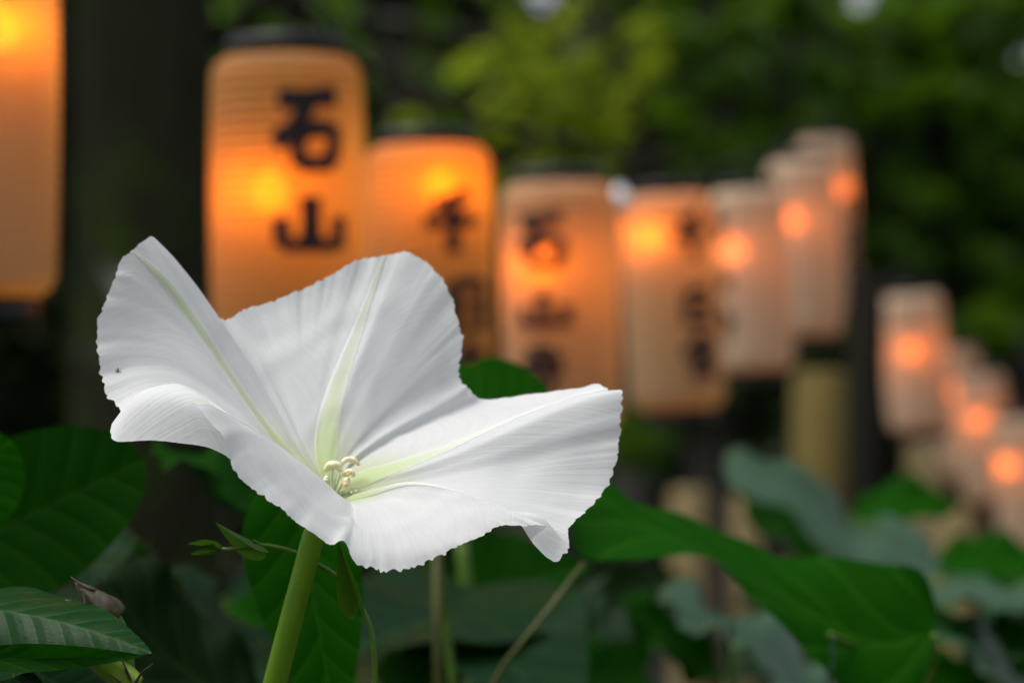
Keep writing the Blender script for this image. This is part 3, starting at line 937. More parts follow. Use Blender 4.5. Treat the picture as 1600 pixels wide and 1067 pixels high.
def build_flower():
    C = Corolla()
    # sample u so that the margin is evenly divided
    uu = np.linspace(0, 5, 4001)[:-1]
    E = np.array([C.curve(u)[-1] for u in uu])
    seg = np.linalg.norm(np.diff(np.vstack([E, E[:1]]), axis=0), axis=1) + .35
    L = np.concatenate([[0], np.cumsum(seg)])
    N = 1100
    us = np.interp(np.linspace(0, L[-1], N, endpoint=False), L, np.concatenate([uu, [5.0]]))
    P = np.array([C.curve(u) for u in us])                      # N x ns x 3
    # light angular smoothing so that folds stay soft
    for _ in range(2):
        P = .25 * np.roll(P, 1, 0) + .5 * P + .25 * np.roll(P, -1, 0)
    ns = C.ns
    s = np.linspace(0, 1, ns)
    Ed = P[:, -1]
    al = np.concatenate([[0], np.cumsum(np.linalg.norm(np.diff(Ed, axis=0), axis=1))])
    # toothed margin: irregular small scallops
    n1, n2, n3, n4, n5 = [vnoise(k) for k in (1, 2, 3, 4, 5)]
    teeth = (np.abs(2 * n1(al / 7.5) - 1) * 5.0 + np.abs(2 * n2(al / 16.0 + 9) - 1) * 4.5 + n3(al / 44.0) * 7.0)
    teeth = teeth - teeth.mean()
    quiet = np.ones(N)
    quiet[(us > 4.02) & (us < 4.27)] = .12
    quiet[(us > 2.885) & (us < 3.03)] = .15
    quiet[(us > 1.76) & (us < 1.99)] = .22
    quiet[(us > .02) & (us < .40)] = .25
    quiet[(us > 3.985) & (us < 4.02)] = .5
    quiet[(us > 3.2) & (us < 3.98)] = 1.7
    for _ in range(6): quiet = .25 * np.roll(quiet, 1) + .5 * quiet + .25 * np.roll(quiet, -1)
    out = P[:, -1] - P[:, -5]
    out = out / (np.linalg.norm(out, axis=1, keepdims=True) + 1e-9)
    wgt = np.clip((s - .90) / .10, 0, 1) ** 2
    P = P + out[:, None, :] * (teeth * quiet)[:, None, None] * wgt[None, :, None] * .8
    # soft undulation of the limb and crimped margin
    nrm = grid_normals(P, True)
    crimp = ((n4(al / 26.0) - .5) * 7 + (n5(al / 11.0) - .5) * 2.6) * (.30 + .50 * np.minimum(quiet, 1))
    P = P + nrm * crimp[:, None, None] * (np.clip((s - .62) / .38, 0, 1) ** 2)[None, :, None]
    pl = np.zeros(N)
    for u0, a, w in ((.07, 3.5, .028), (.115, -3.0, .03), (.45, 6.0, .035), (.54, -6.0, .04), (.63, 3.0, .05), (.93, 3.0, .03), (1.08, -3.0, .035), (1.18, 2.5, .06), (1.58, 4.0, .05), (1.70, -7.0, .04), (1.77, 4.0, .04),
                     (2.07, -3.5, .03), (2.3, 2.0, .08), (3.30, 3.0, .07), (3.45, -3.0, .06), (3.85, 2.5, .04), (4.62, 3.0, .06), (4.75, -3.0, .06), (4.93, -3.0, .03)):
        pl += .65 * a * np.exp(-((us - u0) / w) ** 2)
    P = P + nrm * pl[:, None, None] * (np.sin(np.pi * np.clip(s * 1.02, 0, 1)) ** .6 * (.35 + .65 * s))[None, :, None]
    big = np.array([[n2(np.array([a * 3.1 + b * 2.3 + 50]))[0] + n3(np.array([a * 1.7 - b * 4.1 + 90]))[0] - 1 for b in np.linspace(0, 3, ns)] for a in us])
    P = P + nrm * big[:, :, None] * 2.2 * (np.clip(s / .4, 0, 1) * 1.0)[None, :, None]
    W = np.array([[tuple(fl(*P[i, j])) for j in range(ns)] for i in range(N)])
    base = fl(425, 1085, -40)
    root = empty('moonflower', base, 'large open white trumpet flower with frilled margin and green ribs, in sharp focus', 'flower')
    V = W.reshape(-1, 3)
    F = []
    for i in range(N):
        a, b = i * ns, ((i + 1) % N) * ns
        for j in range(ns - 1):
            F.append((a + j, b + j, b + j + 1, a + j + 1))
    uv = np.array([[u, t] for u in us for t in s])
    # the seam: duplicate column so that u runs on to 5
    V2 = np.vstack([V, V[:ns]])
    uv2 = np.vstack([uv, np.array([[5.0, t] for t in s])])
    F2 = []
    for i in range(N):
        a, b = i * ns, (i + 1) * ns
        for j in range(ns - 1):
            F2.append((a + j, b + j, b + j + 1, a + j + 1))
    cor = mesh_obj('corolla', V2, F2, M['petal'], root, uv=uv2)
    # five ribs: raised tapering bands, pale green
    Pn = grid_normals(W, True)
    view = np.array([0, 0, CAM_Z]) - np.array([0, 0, 0])
    for k in range(5):
        # interpolation of the finished surface at u
        def surf(u, j):
            uw = u % 5
            i = int(np.searchsorted(us, uw, side='right') - 1) % N
            i2 = (i + 1) % N
            span = (us[i2] - us[i]) % 5
            t = ((uw - us[i]) % 5) / (span if span > 1e-9 else 1)
            return W[i, j] * (1 - t) + W[i2, j] * t, Pn[i, j] * (1 - t) + Pn[i2, j] * t
        M_ = 15
        RV, RF, RUV, RA, RG = [], [], [], [], []
        j0, j1 = 4, ns - 1
        for j in range(j0, j1 + 1):
            f = s[j]
            hw = np.interp(f, *RIBW[k]) * FOCUS / FPX      # half width
            c0, _ = surf(k, j)
            # walk out to each side until the half width is reached
            def side(sg):
                step, u, p = .004, float(k), c0
                acc = 0
                while acc < hw and abs(u - k) < .30:
                    u += sg * step
                    q, _ = surf(u, j)
                    acc += np.linalg.norm(q - p); p = q
                return u
            ua, ub = side(-1), side(1)
            for q in range(M_):
                x = -1 + 2 * q / (M_ - 1)
                u = k + (x * (ub - k) if x > 0 else -x * (ua - k))
                p, n = surf(u, j)
                prof = (1 - abs(x) ** 4) * .00022 - .00004 + .00010 * math.exp(-((abs(x) - .8) / .16) ** 2)
                n = n / (np.linalg.norm(n) + 1e-9)
                RV.append(p + n * RIB_SIDE * prof)
                RUV.append((k + .0001, f)); RA.append(abs(x)); RG.append(float(np.interp(f, *RIBG[k])))
        for j in range(j1 - j0):
            for q in range(M_ - 1):
                a = j * M_ + q
                RF.append((a, a + 1, a + M_ + 1, a + M_))
        o = mesh_obj('rib', RV, RF, M['rib'], cor, uv=np.array(RUV))
        at_ = o.data.attributes.new('cross', 'FLOAT', 'POINT')
        at_.data.foreach_set('value', np.array(RA, dtype=np.float32))
        at_ = o.data.attributes.new('green', 'FLOAT', 'POINT')
        at_.data.foreach_set('value', np.array(RG, dtype=np.float32))
    # long tube
    T = [fl(510, 800, 2), fl(503, 812, 0), fl(492, 832, -4), fl(476, 890, -12), (fl(452, 980, -24)), base, fl(412, 1140, -48)]
    tube('flower_tube', T, lambda f: (17.5 + 1.5 * f + 13 * max(0, 1 - f * 9) ** 2) * FOCUS / FPX, M['tube'], root, seg=22, n=60)
    # stamens
    px = FOCUS / FPX
    def anther(pts, r, mat):
        st = empty_child('stamen', root)
        V, F = tube_geo([fl(*p) for p in pts], lambda f: r * px * (math.sin(math.pi * (.08 + .84 * f)) ** .45), seg=12, n=26)
        rr = random.Random(int(pts[0][0] * 7))
        V = [v + Vector((rr.gauss(0, 1), rr.gauss(0, 1), rr.gauss(0, 1))) * r * px * .075 for v in V]
        return V, F, mat
    specs = [
        ([(532, 727, 6), (541, 718, 8), (552, 718, 8), (562, 727, 6)], 4.2, 'anther', (533, 726, 4)),
        ([(509, 736, 16), (515, 727, 20), (527, 727, 20), (533, 737, 16)], 6.2, 'anther', (520, 733, 16)),
        ([(536, 742, 18), (543, 737, 22), (550, 738, 22), (553, 744, 18)], 4.6, 'anther', (541, 742, 16)),
        ([(543, 746, 22), (541, 753, 24), (541, 762, 24), (540, 768, 22)], 6.4, 'anther', (538, 764, 18)),
        ([(511, 744, 22), (510, 750, 24), (513, 757, 22)], 5.0, 'filament', (514, 755, 18)),
    ]
    for pts, r, m, foot in specs:
        V, F = tube_geo([fl(*p) for p in pts], lambda f: r * px * (math.sin(math.pi * (.08 + .84 * f)) ** .45), seg=12, n=26)
        rr = random.Random(int(pts[0][0] * 7))
        V = [v + Vector((rr.gauss(0, 1), rr.gauss(0, 1), rr.gauss(0, 1))) * r * px * .07 for v in V]
        a = mesh_obj('anther', V, F, M[m], root)
        tube('filament', [fl(*foot), fl(foot[0] * .6 + 516 * .4, foot[1] * .5 + 785 * .5, 8), fl(512, 800, 2)], [1.7 * px, 2.2 * px, 2.6 * px], M['filament'], a, seg=8, n=14)
    for c, r in (((544, 741.5, 28), 2.6), ((540.5, 757, 31), 2.9)):
        V, F = tube_geo([fl(c[0] - 2.5, c[1] - 1, c[2]), fl(*c), fl(c[0] + 2.5, c[1] + 1, c[2])], lambda f: r * px * math.sin(math.pi * (.1 + .8 * f)), seg=8, n=9)
        mesh_obj('pollen_patch', V, F, M['pollen'], root)
    # stigma: two round lobes on the style
    tube('style', [fl(512, 800, 2), fl(518, 775, 12), fl(524, 748, 16)], 2.0 * px, M['filament'], root, seg=8, n=12)
    for (bx, by, r) in ((549, 769, 1.5), (556, 767, 1.6), (552, 773, 1.2), (563, 763, 1.0)):
        V, F = lathe_geo([(.01, -1)] + [(math.cos(R(a)), math.sin(R(a))) for a in range(-60, 61, 20)] + [(.01, 1)], 10)
        c = fl(bx, by, 34)
        mesh_obj('pollen_grain', [Vector(v) * r * px + c for v in V], F, M['anther'], root)


def empty_child(name, p):
    return p


RIB_SIDE = 1.0
RIBW = {0: ([0, .2, .4, .6, .8, .93, 1], [18, 17, 15, 13, 9.5, 6, 2]), 1: ([0, .2, .4, .6, .8, .95, 1], [26, 27, 20, 13, 7, 4, 1.5]),
        2: ([0, .2, .4, .6, .8, .95, 1], [22, 20, 12, 7, 4.5, 3.5, 1.5]), 3: ([0, .2, .4, .6, .8, .95, 1], [14, 12, 8, 5, 4, 4, 1.5]),
        4: ([0, .2, .4, .6, .8, .95, 1], [12, 10, 8, 6, 5, 4.5, 1.5])}
RIBG = {0: ([0, .4, .8, 1], [1, .95, 1, 1]), 1: ([0, .3, .6, 1], [1, .8, .6, .75]), 2: ([0, .3, .55, .8, 1], [1, .8, .35, .15, .1]),
        3: ([0, .3, .5, .8, .9, 1], [.9, .4, .05, .05, .8, 1]), 4: ([0, .3, .6, .85, .93, 1], [.9, .4, .25, .1, .7, .9])}
build_flower()


# ------------------------------------------------------------------ vines: stems and heart-shaped leaves
HEART = [(0, .03), (.10, -.09), (.26, -.15), (.42, -.06), (.49, .12), (.45, .33), (.33, .56), (.17, .79), (.05, .95), (0, 1.0)]
ROUND = [(0, .0), (.14, -.10), (.34, -.10), (.50, .06), (.56, .30), (.53, .55), (.42, .78), (.26, .93), (.10, 1.0), (0, 1.01)]
OVATE = [(0, .0), (.10, -.03), (.22, .03), (.32, .16), (.36, .34), (.31, .55), (.19, .77), (.06, .94), (0, 1.0)]


def leaf(parent, base, tip, width, nrm, mat, shape=HEART, fold=.15, curl=.15, wave=.03, side=0.0, seed=0, name='leaf', lift=0.0, twist=0.0, puff=.003):
    """blade from base to tip (world points); width relative to the shape's own; nrm = direction the upper face looks"""
    rg = random.Random(seed)
    base, tip = Vector(base), Vector(tip)
    Y = tip - base
    L = Y.length
    Y.normalize()
    N = Vector(nrm)
    N = (N - Y * N.dot(Y)).normalized()
    X = Y.cross(N)
    n = 34
    out = catmull([(x, y, 0) for x, y in shape], n)
    nf = 9
    V, F, UV = [], [], []
    p1, p2, p3 = rg.uniform(0, 6), rg.uniform(0, 6), rg.uniform(0, 6)
    for sg in (1, -1):
        o = len(V)
        for i in range(n):
            x1, y1 = out[i][0], out[i][1]
            y0 = max(.0, y1 * .98 - .16 * x1) if y1 > 0 else .0
            for j in range(nf):
                f = j / (nf - 1)
                x, y = x1 * f, y0 + (y1 - y0) * f
                z = fold * x - curl * y * y + lift * y - side * x * x
                z += wave * math.sin(y * 9 + p1 + sg) * (x / .5) ** 1.5 + wave * .5 * math.sin(y * 17 + p2 * sg) * (x / .5) ** 2
                z += puff * math.sin((y - x * .75) * 36 + p3 + sg + 1.4 * math.sin(y * 6.3 + p2)) * min(1, x * 6) * (1 - .5 * f)
                xx = x * sg * width
                a = twist * y
                V.append(base + (X * (xx * math.cos(a) - z * math.sin(a)) + Y * y + N * (z * math.cos(a) + xx * math.sin(a))) * L)
                UV.append((x * sg, y))
        for i in range(n - 1):
            for j in range(nf - 1):
                a = o + i * nf + j
                F.append((a, a + 1, a + nf + 1, a + nf) if sg > 0 else (a, a + nf, a + nf + 1, a + 1))
    return mesh_obj(name, V, F, mat, parent, uv=np.array(UV))


def blade(parent, A, B, mat, fold=.12, wave=.004, seed=0, name='leaf'):
    """a leaf given by its two margins from tip to base, as (px, py, metres); arched across and rippled"""
    rg = random.Random(seed)
    n, m = 36, 13
    a = catmull([tuple(at(*p)) for p in A], n)
    b = catmull([tuple(at(*p)) for p in B], n)
    V, F, UV = [], [], []
    p1, p2 = rg.uniform(0, 6), rg.uniform(0, 6)
    for i in range(n):
        va, vb = Vector(a[i]), Vector(b[i])
        ax = Vector(a[min(i + 1, n - 1)] + b[min(i + 1, n - 1)] - a[max(i - 1, 0)] - b[max(i - 1, 0)]).normalized()
        w = (vb - va)
        nn = ax.cross(w)
        if nn.length > 1e-9: nn.normalize()
        if nn.y > 0: nn = -nn
        L = w.length
        for j in range(m):
            f = j / (m - 1)
            x = 2 * f - 1
            z = -fold * L * (1 - abs(x)) * .5 + wave * (math.sin(i * .42 + p1 + (2 if x > 0 else 0)) * x * x + .35 * math.sin(i * .95 + p2) * x * x)
            z += fold * .25 * L * math.sin(math.pi * abs(x))
            V.append(va.lerp(vb, f) + nn * z)
            UV.append((x * .45, 1 - i / (n - 1)))
    for i in range(n - 1):
        for j in range(m - 1):
            k = i * m + j
            F.append((k, k + 1, k + m + 1, k + m))
    return mesh_obj(name, V, F, mat, parent, uv=np.array(UV))


def petiole(parent, pts, r=.0011, mat=None, r2=None):
    return tube('petiole', pts, [r2 or r * 1.2, r], mat or M['stem'], parent, seg=8, n=14)


TOC = Vector((0, -1, .0))
UP = Vector((0, 0, 1))


def vine(label, foot, leaves, stem_pts, group='moonflower vines', r=.002):
    """leaves: dicts(base px, tip px ...); stem runs from the ground through stem_pts"""
    root = empty('moonflower_vine', foot, label, 'vine', group)
    sp = [Vector(foot)] + [Vector(p) for p in stem_pts]
    tube('stem', sp, [r * 1.3, r, r * .7], M['stem'], root, seg=8, n=50)
    fine = catmull([tuple(p) for p in sp], 60)
    for i, a in enumerate(leaves):
        if 'A' in a:
            blade(root, a['A'], a['B'], M[a['m']], a.get('fold', .12), a.get('wave', .004), seed=i + 3)
            b = at(*a['A'][-1]).lerp(at(*a['B'][-1]), .5)
            k = int(np.argmin([np.linalg.norm(q - np.array(b)) + (0.3 if q[2] > b.z - .01 else 0) for q in fine]))
            q = Vector(fine[k])
            petiole(root, [q, q.lerp(b, .5) + Vector((0, 0, -.006)), b], .0010)
            continue
        b = at(*a['b'])
        t = at(*a['t'])
        leaf(root, b, t, a.get('w', 1.0), a.get('n', TOC), M[a.get('m', 'leaf_mid')], a.get('s', HEART), a.get('fold', .15), a.get('curl', .15), a.get('wave', .03),
             a.get('side', 0.0), seed=i * 7 + int(a['b'][0]), lift=a.get('lift', 0.0), twist=a.get('twist', 0.0), puff=a.get('puff', .002))
        # petiole to the nearest point of the stem below the leaf
        k = int(np.argmin([np.linalg.norm(q - np.array(b)) + (0.3 if q[2] > b.z - .01 else 0) for q in fine]))
        q = Vector(fine[k])
        petiole(root, [q, q.lerp(b, .5) + Vector((0, 0, -.006)), b], .0010)
    return root


def build_vines():
    # left: round leaf, and the partial leaf at the edge
    vine('vine with a large round dark green leaf at the left edge', (-.22, .95, -.05), [
        dict(b=(-70, 862, .87), t=(210, 722, .83), w=.57, n=(.1, -1, .15), m='leaf_deep', s=ROUND, fold=.06, curl=.05, wave=.012),
        dict(b=(-90, 800, .80), t=(12, 690, .80), w=1.0, n=(.3, -1, .2), m='leaf_mid', s=ROUND, fold=.05),
        dict(A=[(238, 848, 0.951), (200, 832, 0.965), (140, 838, 0.970), (60, 868, 0.965), (-30, 885, 0.951)],
             B=[(238, 848, 0.929), (195, 880, 0.915), (135, 900, 0.910), (60, 922, 0.915), (-30, 935, 0.929)], m='leaf_gloss_shaded'),
        dict(b=(-60, 905, .94), t=(60, 900, .92), w=.9, n=(-.1, -.5, 1), m='leaf_gloss_shaded', fold=.0, curl=.1),
    ], [at(-110, 1200, .95), at(-100, 950, .92), at(-120, 800, .90)])
    # lower left: glossy veined leaf in front
    vine('vine with a glossy veined leaf drooping in the lower left corner', (-.16, .72, -.05), [
        dict(b=(-40, 950, .70), t=(238, 1020, .675), w=.66, n=(.0, -.85, 1), m='leaf_near', s=HEART, fold=-.10, curl=.22, wave=.02, lift=.22, side=.5, puff=.005),
        dict(b=(-60, 1030, .665), t=(226, 1024, .672), w=.22, n=(.0, -1, .15), m='leaf_deep', s=OVATE, fold=.1, curl=.02),
        dict(b=(10, 1044, .70), t=(84, 1076, .70), w=.5, n=(.2, -.7, 1), m='leaf_gloss_shaded', fold=.1),
        dict(b=(40, 1040, .735), t=(190, 1120, .74), w=.9, n=(-.2, -.8, 1), m='leaf_gloss_shaded', fold=.1),
    ], [at(-80, 1300, .72), at(-70, 1060, .71), at(-75, 980, .70)])
    # centre left: very dark leaf and the big leaf behind the flower tube
    vine('vine with a broad green leaf hanging behind the flower tube', (-.09, .86, -.05), [
        dict(b=(470, 815, .80), t=(530, 1180, .79), w=.52, n=(-.15, -1, .1), m='leaf_mid', s=HEART, fold=.14, curl=.03, wave=.02),
        dict(A=[(235, 702, 0.991), (300, 700, 0.997), (360, 712, 1.000), (405, 760, 0.997), (430, 830, 0.991)],
             B=[(235, 702, 0.979), (290, 732, 0.973), (335, 748, 0.970), (370, 800, 0.973), (430, 850, 0.979)], m='leaf_deep'),
        dict(A=[(150, 905, 0.887), (215, 872, 0.897), (300, 935, 0.900), (370, 1005, 0.897), (430, 1100, 0.887)],
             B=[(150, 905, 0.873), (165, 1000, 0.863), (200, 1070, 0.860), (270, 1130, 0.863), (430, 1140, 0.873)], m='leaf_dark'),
    ], [at(520, 1300, .88), at(560, 1100, .90), at(500, 900, .88), at(440, 800, .88)])
    vine('vine with dark leaves under the left side of the flower', (-.12, 1.02, -.05), [
        dict(A=[(215, 868, 1.001), (260, 868, 1.015), (320, 908, 1.020), (370, 955, 1.015), (430, 1020, 1.001)],  # added leaf strip standing in for the sheen on the dark leaf's rim
             B=[(215, 868, 0.979), (245, 900, 0.965), (310, 950, 0.960), (360, 1000, 0.965), (430, 1040, 0.979)], m='leaf_gloss_shaded'),
        dict(b=(420, 790, 1.15), t=(290, 700, 1.1), w=.5, n=(.2, -.9, .3), m='leaf_dark', fold=.1),
        dict(b=(300, 1080, .95), t=(450, 950, 1.0), w=.8, n=(.0, -.6, 1), m='leaf_gloss_shaded', fold=.1),
    ], [at(500, 1250, 1.05), at(480, 1000, 1.08), at(450, 800, 1.16)])
    # behind the flower
    vine('vine whose green leaf tip shows above the right petal', (.02, 1.0, -.05), [
        dict(b=(690, 700, .95), t=(845, 622, .93), w=1.1, n=(0, -.9, .5), m='leaf_mid', s=ROUND, fold=.08),
        dict(b=(735, 640, .98), t=(718, 560, .98), w=.8, n=(0, -1, .3), m='leaf_mid'),
    ], [at(720, 1200, 1.0), at(690, 900, 1.0), at(685, 720, .98)])
    # right: the big matt green leaf
    vine('vine with the largest matt green leaf right of the flower', (.16, 1.0, -.05), [
        dict(A=[(890, 815, 0.954), (915, 765, 0.960), (950, 748, 0.965), (1000, 775, 0.968), (1080, 815, 0.970), (1150, 848, 0.970), (1220, 862, 0.968), (1300, 866, 0.965), (1380, 884, 0.960), (1440, 895, 0.957), (1466, 945, 0.954)],
             B=[(890, 815, 0.936), (905, 858, 0.930), (960, 872, 0.925), (1040, 872, 0.922), (1100, 882, 0.920), (1160, 915, 0.920), (1220, 965, 0.922), (1275, 1030, 0.925), (1330, 1110, 0.930), (1410, 1125, 0.934), (1454, 1040, 0.940)], m='leaf_mid', fold=.06, wave=.0025),
        dict(b=(1296, 990, .93), t=(1303, 1078, .925), w=.25, n=(.9, -.3, .6), m='leaf_gloss', s=OVATE, fold=.2),
    ], [at(1420, 1300, 1.02), at(1450, 1100, 1.02), at(1452, 1000, 1.0)])
    # right: blurred glossy leaves
    vine('vine with a pale glossy leaf slanting before the tan post', (.24, 1.45, -.05), [
        dict(A=[(1128, 722, 1.522), (1155, 700, 1.539), (1225, 716, 1.552), (1285, 762, 1.559), (1335, 806, 1.559), (1385, 800, 1.552), (1430, 832, 1.539), (1474, 892, 1.522)],
             B=[(1128, 722, 1.478), (1150, 756, 1.461), (1200, 794, 1.448), (1260, 826, 1.441), (1310, 866, 1.441), (1370, 898, 1.448), (1425, 908, 1.461), (1474, 892, 1.478)], m='leaf_gloss', fold=-.06, wave=.004),
        dict(A=[(1490, 800, 1.741), (1470, 765, 1.746), (1430, 748, 1.750), (1390, 750, 1.750), (1355, 772, 1.746), (1330, 808, 1.741)],
             B=[(1490, 800, 1.729), (1450, 812, 1.724), (1410, 814, 1.720), (1380, 820, 1.720), (1350, 824, 1.724), (1330, 808, 1.729)], m='leaf_mid'),
        dict(A=[(1620, 860, 1.687), (1580, 838, 1.697), (1530, 832, 1.700), (1480, 850, 1.697), (1455, 880, 1.687)],
             B=[(1620, 900, 1.673), (1580, 912, 1.663), (1530, 915, 1.660), (1490, 912, 1.663), (1455, 880, 1.673)], m='leaf_mid'),
        dict(A=[(1150, 770, 1.687), (1200, 765, 1.697), (1250, 800, 1.700), (1290, 850, 1.697), (1310, 900, 1.687)],
             B=[(1150, 770, 1.673), (1170, 810, 1.663), (1220, 850, 1.660), (1260, 880, 1.663), (1310, 900, 1.673)], m='leaf_deep'),
    ], [at(1500, 1300, 1.5), at(1500, 1050, 1.52), at(1490, 920, 1.54)])
    vine('vine with silvery glossy leaves in the lower right corner', (.27, 1.2, -.05), [
        dict(A=[(1448, 935, 1.288), (1468, 900, 1.308), (1510, 905, 1.319), (1560, 908, 1.319), (1610, 900, 1.308), (1670, 905, 1.288)],
             B=[(1448, 935, 1.252), (1480, 952, 1.232), (1530, 944, 1.221), (1580, 945, 1.221), (1620, 955, 1.232), (1670, 960, 1.252)], m='leaf_gloss'),
        dict(A=[(1452, 965, 1.248), (1480, 945, 1.268), (1530, 980, 1.279), (1570, 1020, 1.279), (1600, 1060, 1.268), (1640, 1110, 1.248)],
             B=[(1452, 965, 1.212), (1462, 1010, 1.192), (1510, 1015, 1.181), (1545, 1040, 1.181), (1570, 1080, 1.192), (1600, 1130, 1.212)], m='leaf_gloss'),
        dict(A=[(1530, 980, 1.264), (1570, 960, 1.269), (1620, 965, 1.269), (1660, 990, 1.264)],
             B=[(1530, 980, 1.256), (1570, 1010, 1.251), (1610, 1025, 1.251), (1660, 1020, 1.256)], m='leaf_mid'),
        dict(A=[(1440, 1040, 1.264), (1480, 1020, 1.269), (1530, 1040, 1.269), (1560, 1100, 1.264)],
             B=[(1440, 1040, 1.256), (1450, 1080, 1.251), (1480, 1110, 1.251), (1540, 1140, 1.256)], m='leaf_mid'),
    ], [at(1640, 1300, 1.24), at(1660, 1080, 1.26), at(1670, 960, 1.28)])
    vine('vine with two pale glossy leaves below the largest matt leaf', (.13, 1.12, -.05), [
        dict(A=[(1024, 922, 1.215), (1045, 906, 1.233), (1085, 918, 1.240), (1115, 948, 1.233), (1136, 994, 1.215)],
             B=[(1024, 922, 1.185), (1040, 952, 1.167), (1080, 978, 1.160), (1110, 990, 1.167), (1136, 994, 1.185)], m='leaf_gloss'),
        dict(A=[(1140, 975, 1.135), (1165, 953, 1.150), (1200, 955, 1.159), (1240, 985, 1.159), (1275, 1032, 1.150), (1310, 1100, 1.135)],
             B=[(1140, 975, 1.105), (1160, 1015, 1.090), (1190, 1060, 1.081), (1215, 1100, 1.081), (1240, 1130, 1.090), (1310, 1140, 1.105)], m='leaf_gloss'),
        dict(A=[(960, 930, 1.234), (1010, 925, 1.238), (1060, 960, 1.240), (1110, 1010, 1.238), (1130, 1060, 1.234)],
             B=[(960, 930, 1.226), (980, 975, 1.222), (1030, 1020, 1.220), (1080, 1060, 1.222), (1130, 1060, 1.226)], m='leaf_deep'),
        dict(A=[(1320, 1000, 1.187), (1380, 1010, 1.198), (1440, 1040, 1.198), (1470, 1090, 1.187)],
             B=[(1320, 1000, 1.173), (1340, 1060, 1.162), (1380, 1100, 1.162), (1470, 1120, 1.173)], m='leaf_gloss_shaded'),
    ], [at(1150, 1300, 1.17), at(1150, 1100, 1.2), at(1142, 1000, 1.2)])
    # bottom centre
    vine('vine with dim teal glossy leaves below the flower', (.0, 1.05, -.05), [
        dict(b=(780, 960, 1.12), t=(560, 930, 1.0), w=.75, n=(.1, -.42, 1), m='leaf_gloss_shaded', fold=.12, curl=.2),
        dict(b=(700, 950, 1.1), t=(900, 1080, .98), w=.75, n=(.15, -.5, 1), m='leaf_gloss_shaded', fold=.15, curl=.2),
        dict(b=(740, 930, 1.2), t=(900, 880, 1.15), w=.8, n=(0, -1, .35), m='leaf_deep'),
        dict(b=(880, 960, 1.2), t=(945, 890, 1.2), w=.6, n=(-.3, -.5, 1), m='leaf_gloss_shaded'),
        dict(b=(620, 1080, 1.05), t=(760, 1010, 1.05), w=.8, n=(0, -.8, .6), m='leaf_deep'),
        dict(b=(600, 900, 1.2), t=(700, 870, 1.2), w=.8, n=(0, -1, .5), m='leaf_deep'),
    ], [at(720, 1300, 1.12), at(735, 1080, 1.14), at(722, 850, 1.15), at(715, 800, 1.15)], r=.0042)


build_vines()


def build_filler():
    rg = random.Random(77)
    rows = [('low leafy vine filling the dark gap under the round leaf', (-.30, 1.35), (20, 420, 900, 1060), 9),
            ('low leafy vine filling the gap below the middle of the flower', (-.02, 1.5), (430, 800, 930, 1060), 10),
            ('low leafy vine filling the gap right below the flower', (.06, 1.6), (780, 1120, 880, 1060), 11),
            ('low leafy vine filling the gap under the pale slanting leaf', (.26, 1.7), (1150, 1620, 900, 1060), 12)]
    for label, (fx, fd), (x0, x1, y0, y1), n in rows:
        lv = []
        for k in range(n):
            x, y = rg.uniform(x0, x1), rg.uniform(y0, y1) + 40 * (k % 2)
            d = fd + rg.uniform(-.12, .12)
            a = rg.uniform(0, 2 * math.pi)
            L = rg.uniform(90, 150)
            g = rg.random() < .5
            lv.append(dict(b=(x, y, d), t=(x + L * math.cos(a), y + L * .5 * math.sin(a), d - rg.uniform(.0, .04)), w=rg.uniform(.75, 1.0),
                           n=(rg.uniform(-.3, .3), -rg.uniform(.3, .5), 1) if g else (rg.uniform(-.3, .3), -1, rg.uniform(.1, .5)),
                           m='leaf_gloss_shaded' if g else rg.choice(['leaf_deep', 'leaf_mid', 'leaf_dark']), curl=rg.uniform(.1, .35), wave=.04))
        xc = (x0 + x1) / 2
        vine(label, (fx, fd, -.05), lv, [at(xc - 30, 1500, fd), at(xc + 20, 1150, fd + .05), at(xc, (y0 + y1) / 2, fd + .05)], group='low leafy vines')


build_filler()


def bare_stem(label, pts, r, mat):
    o = tube('climbing_vine', pts, r, mat, n=40, seg=8)
    tag(o, label, 'vine', 'bare vines below the flower')


bare_stem('thin upright yellow-green stem below the right side of the flower', [at(690, 2600, 1.06), at(686, 1100, .98), at(684, 960, .98), at(682, 800, 1.0)], .0020, M['stem_old'])
bare_stem('thin brownish stem leaning right below the flower', [at(560, 2500, 1.06), at(762, 1085, .90), at(850, 962, .90), at(912, 880, .92)], .0009, M['stem_old'])


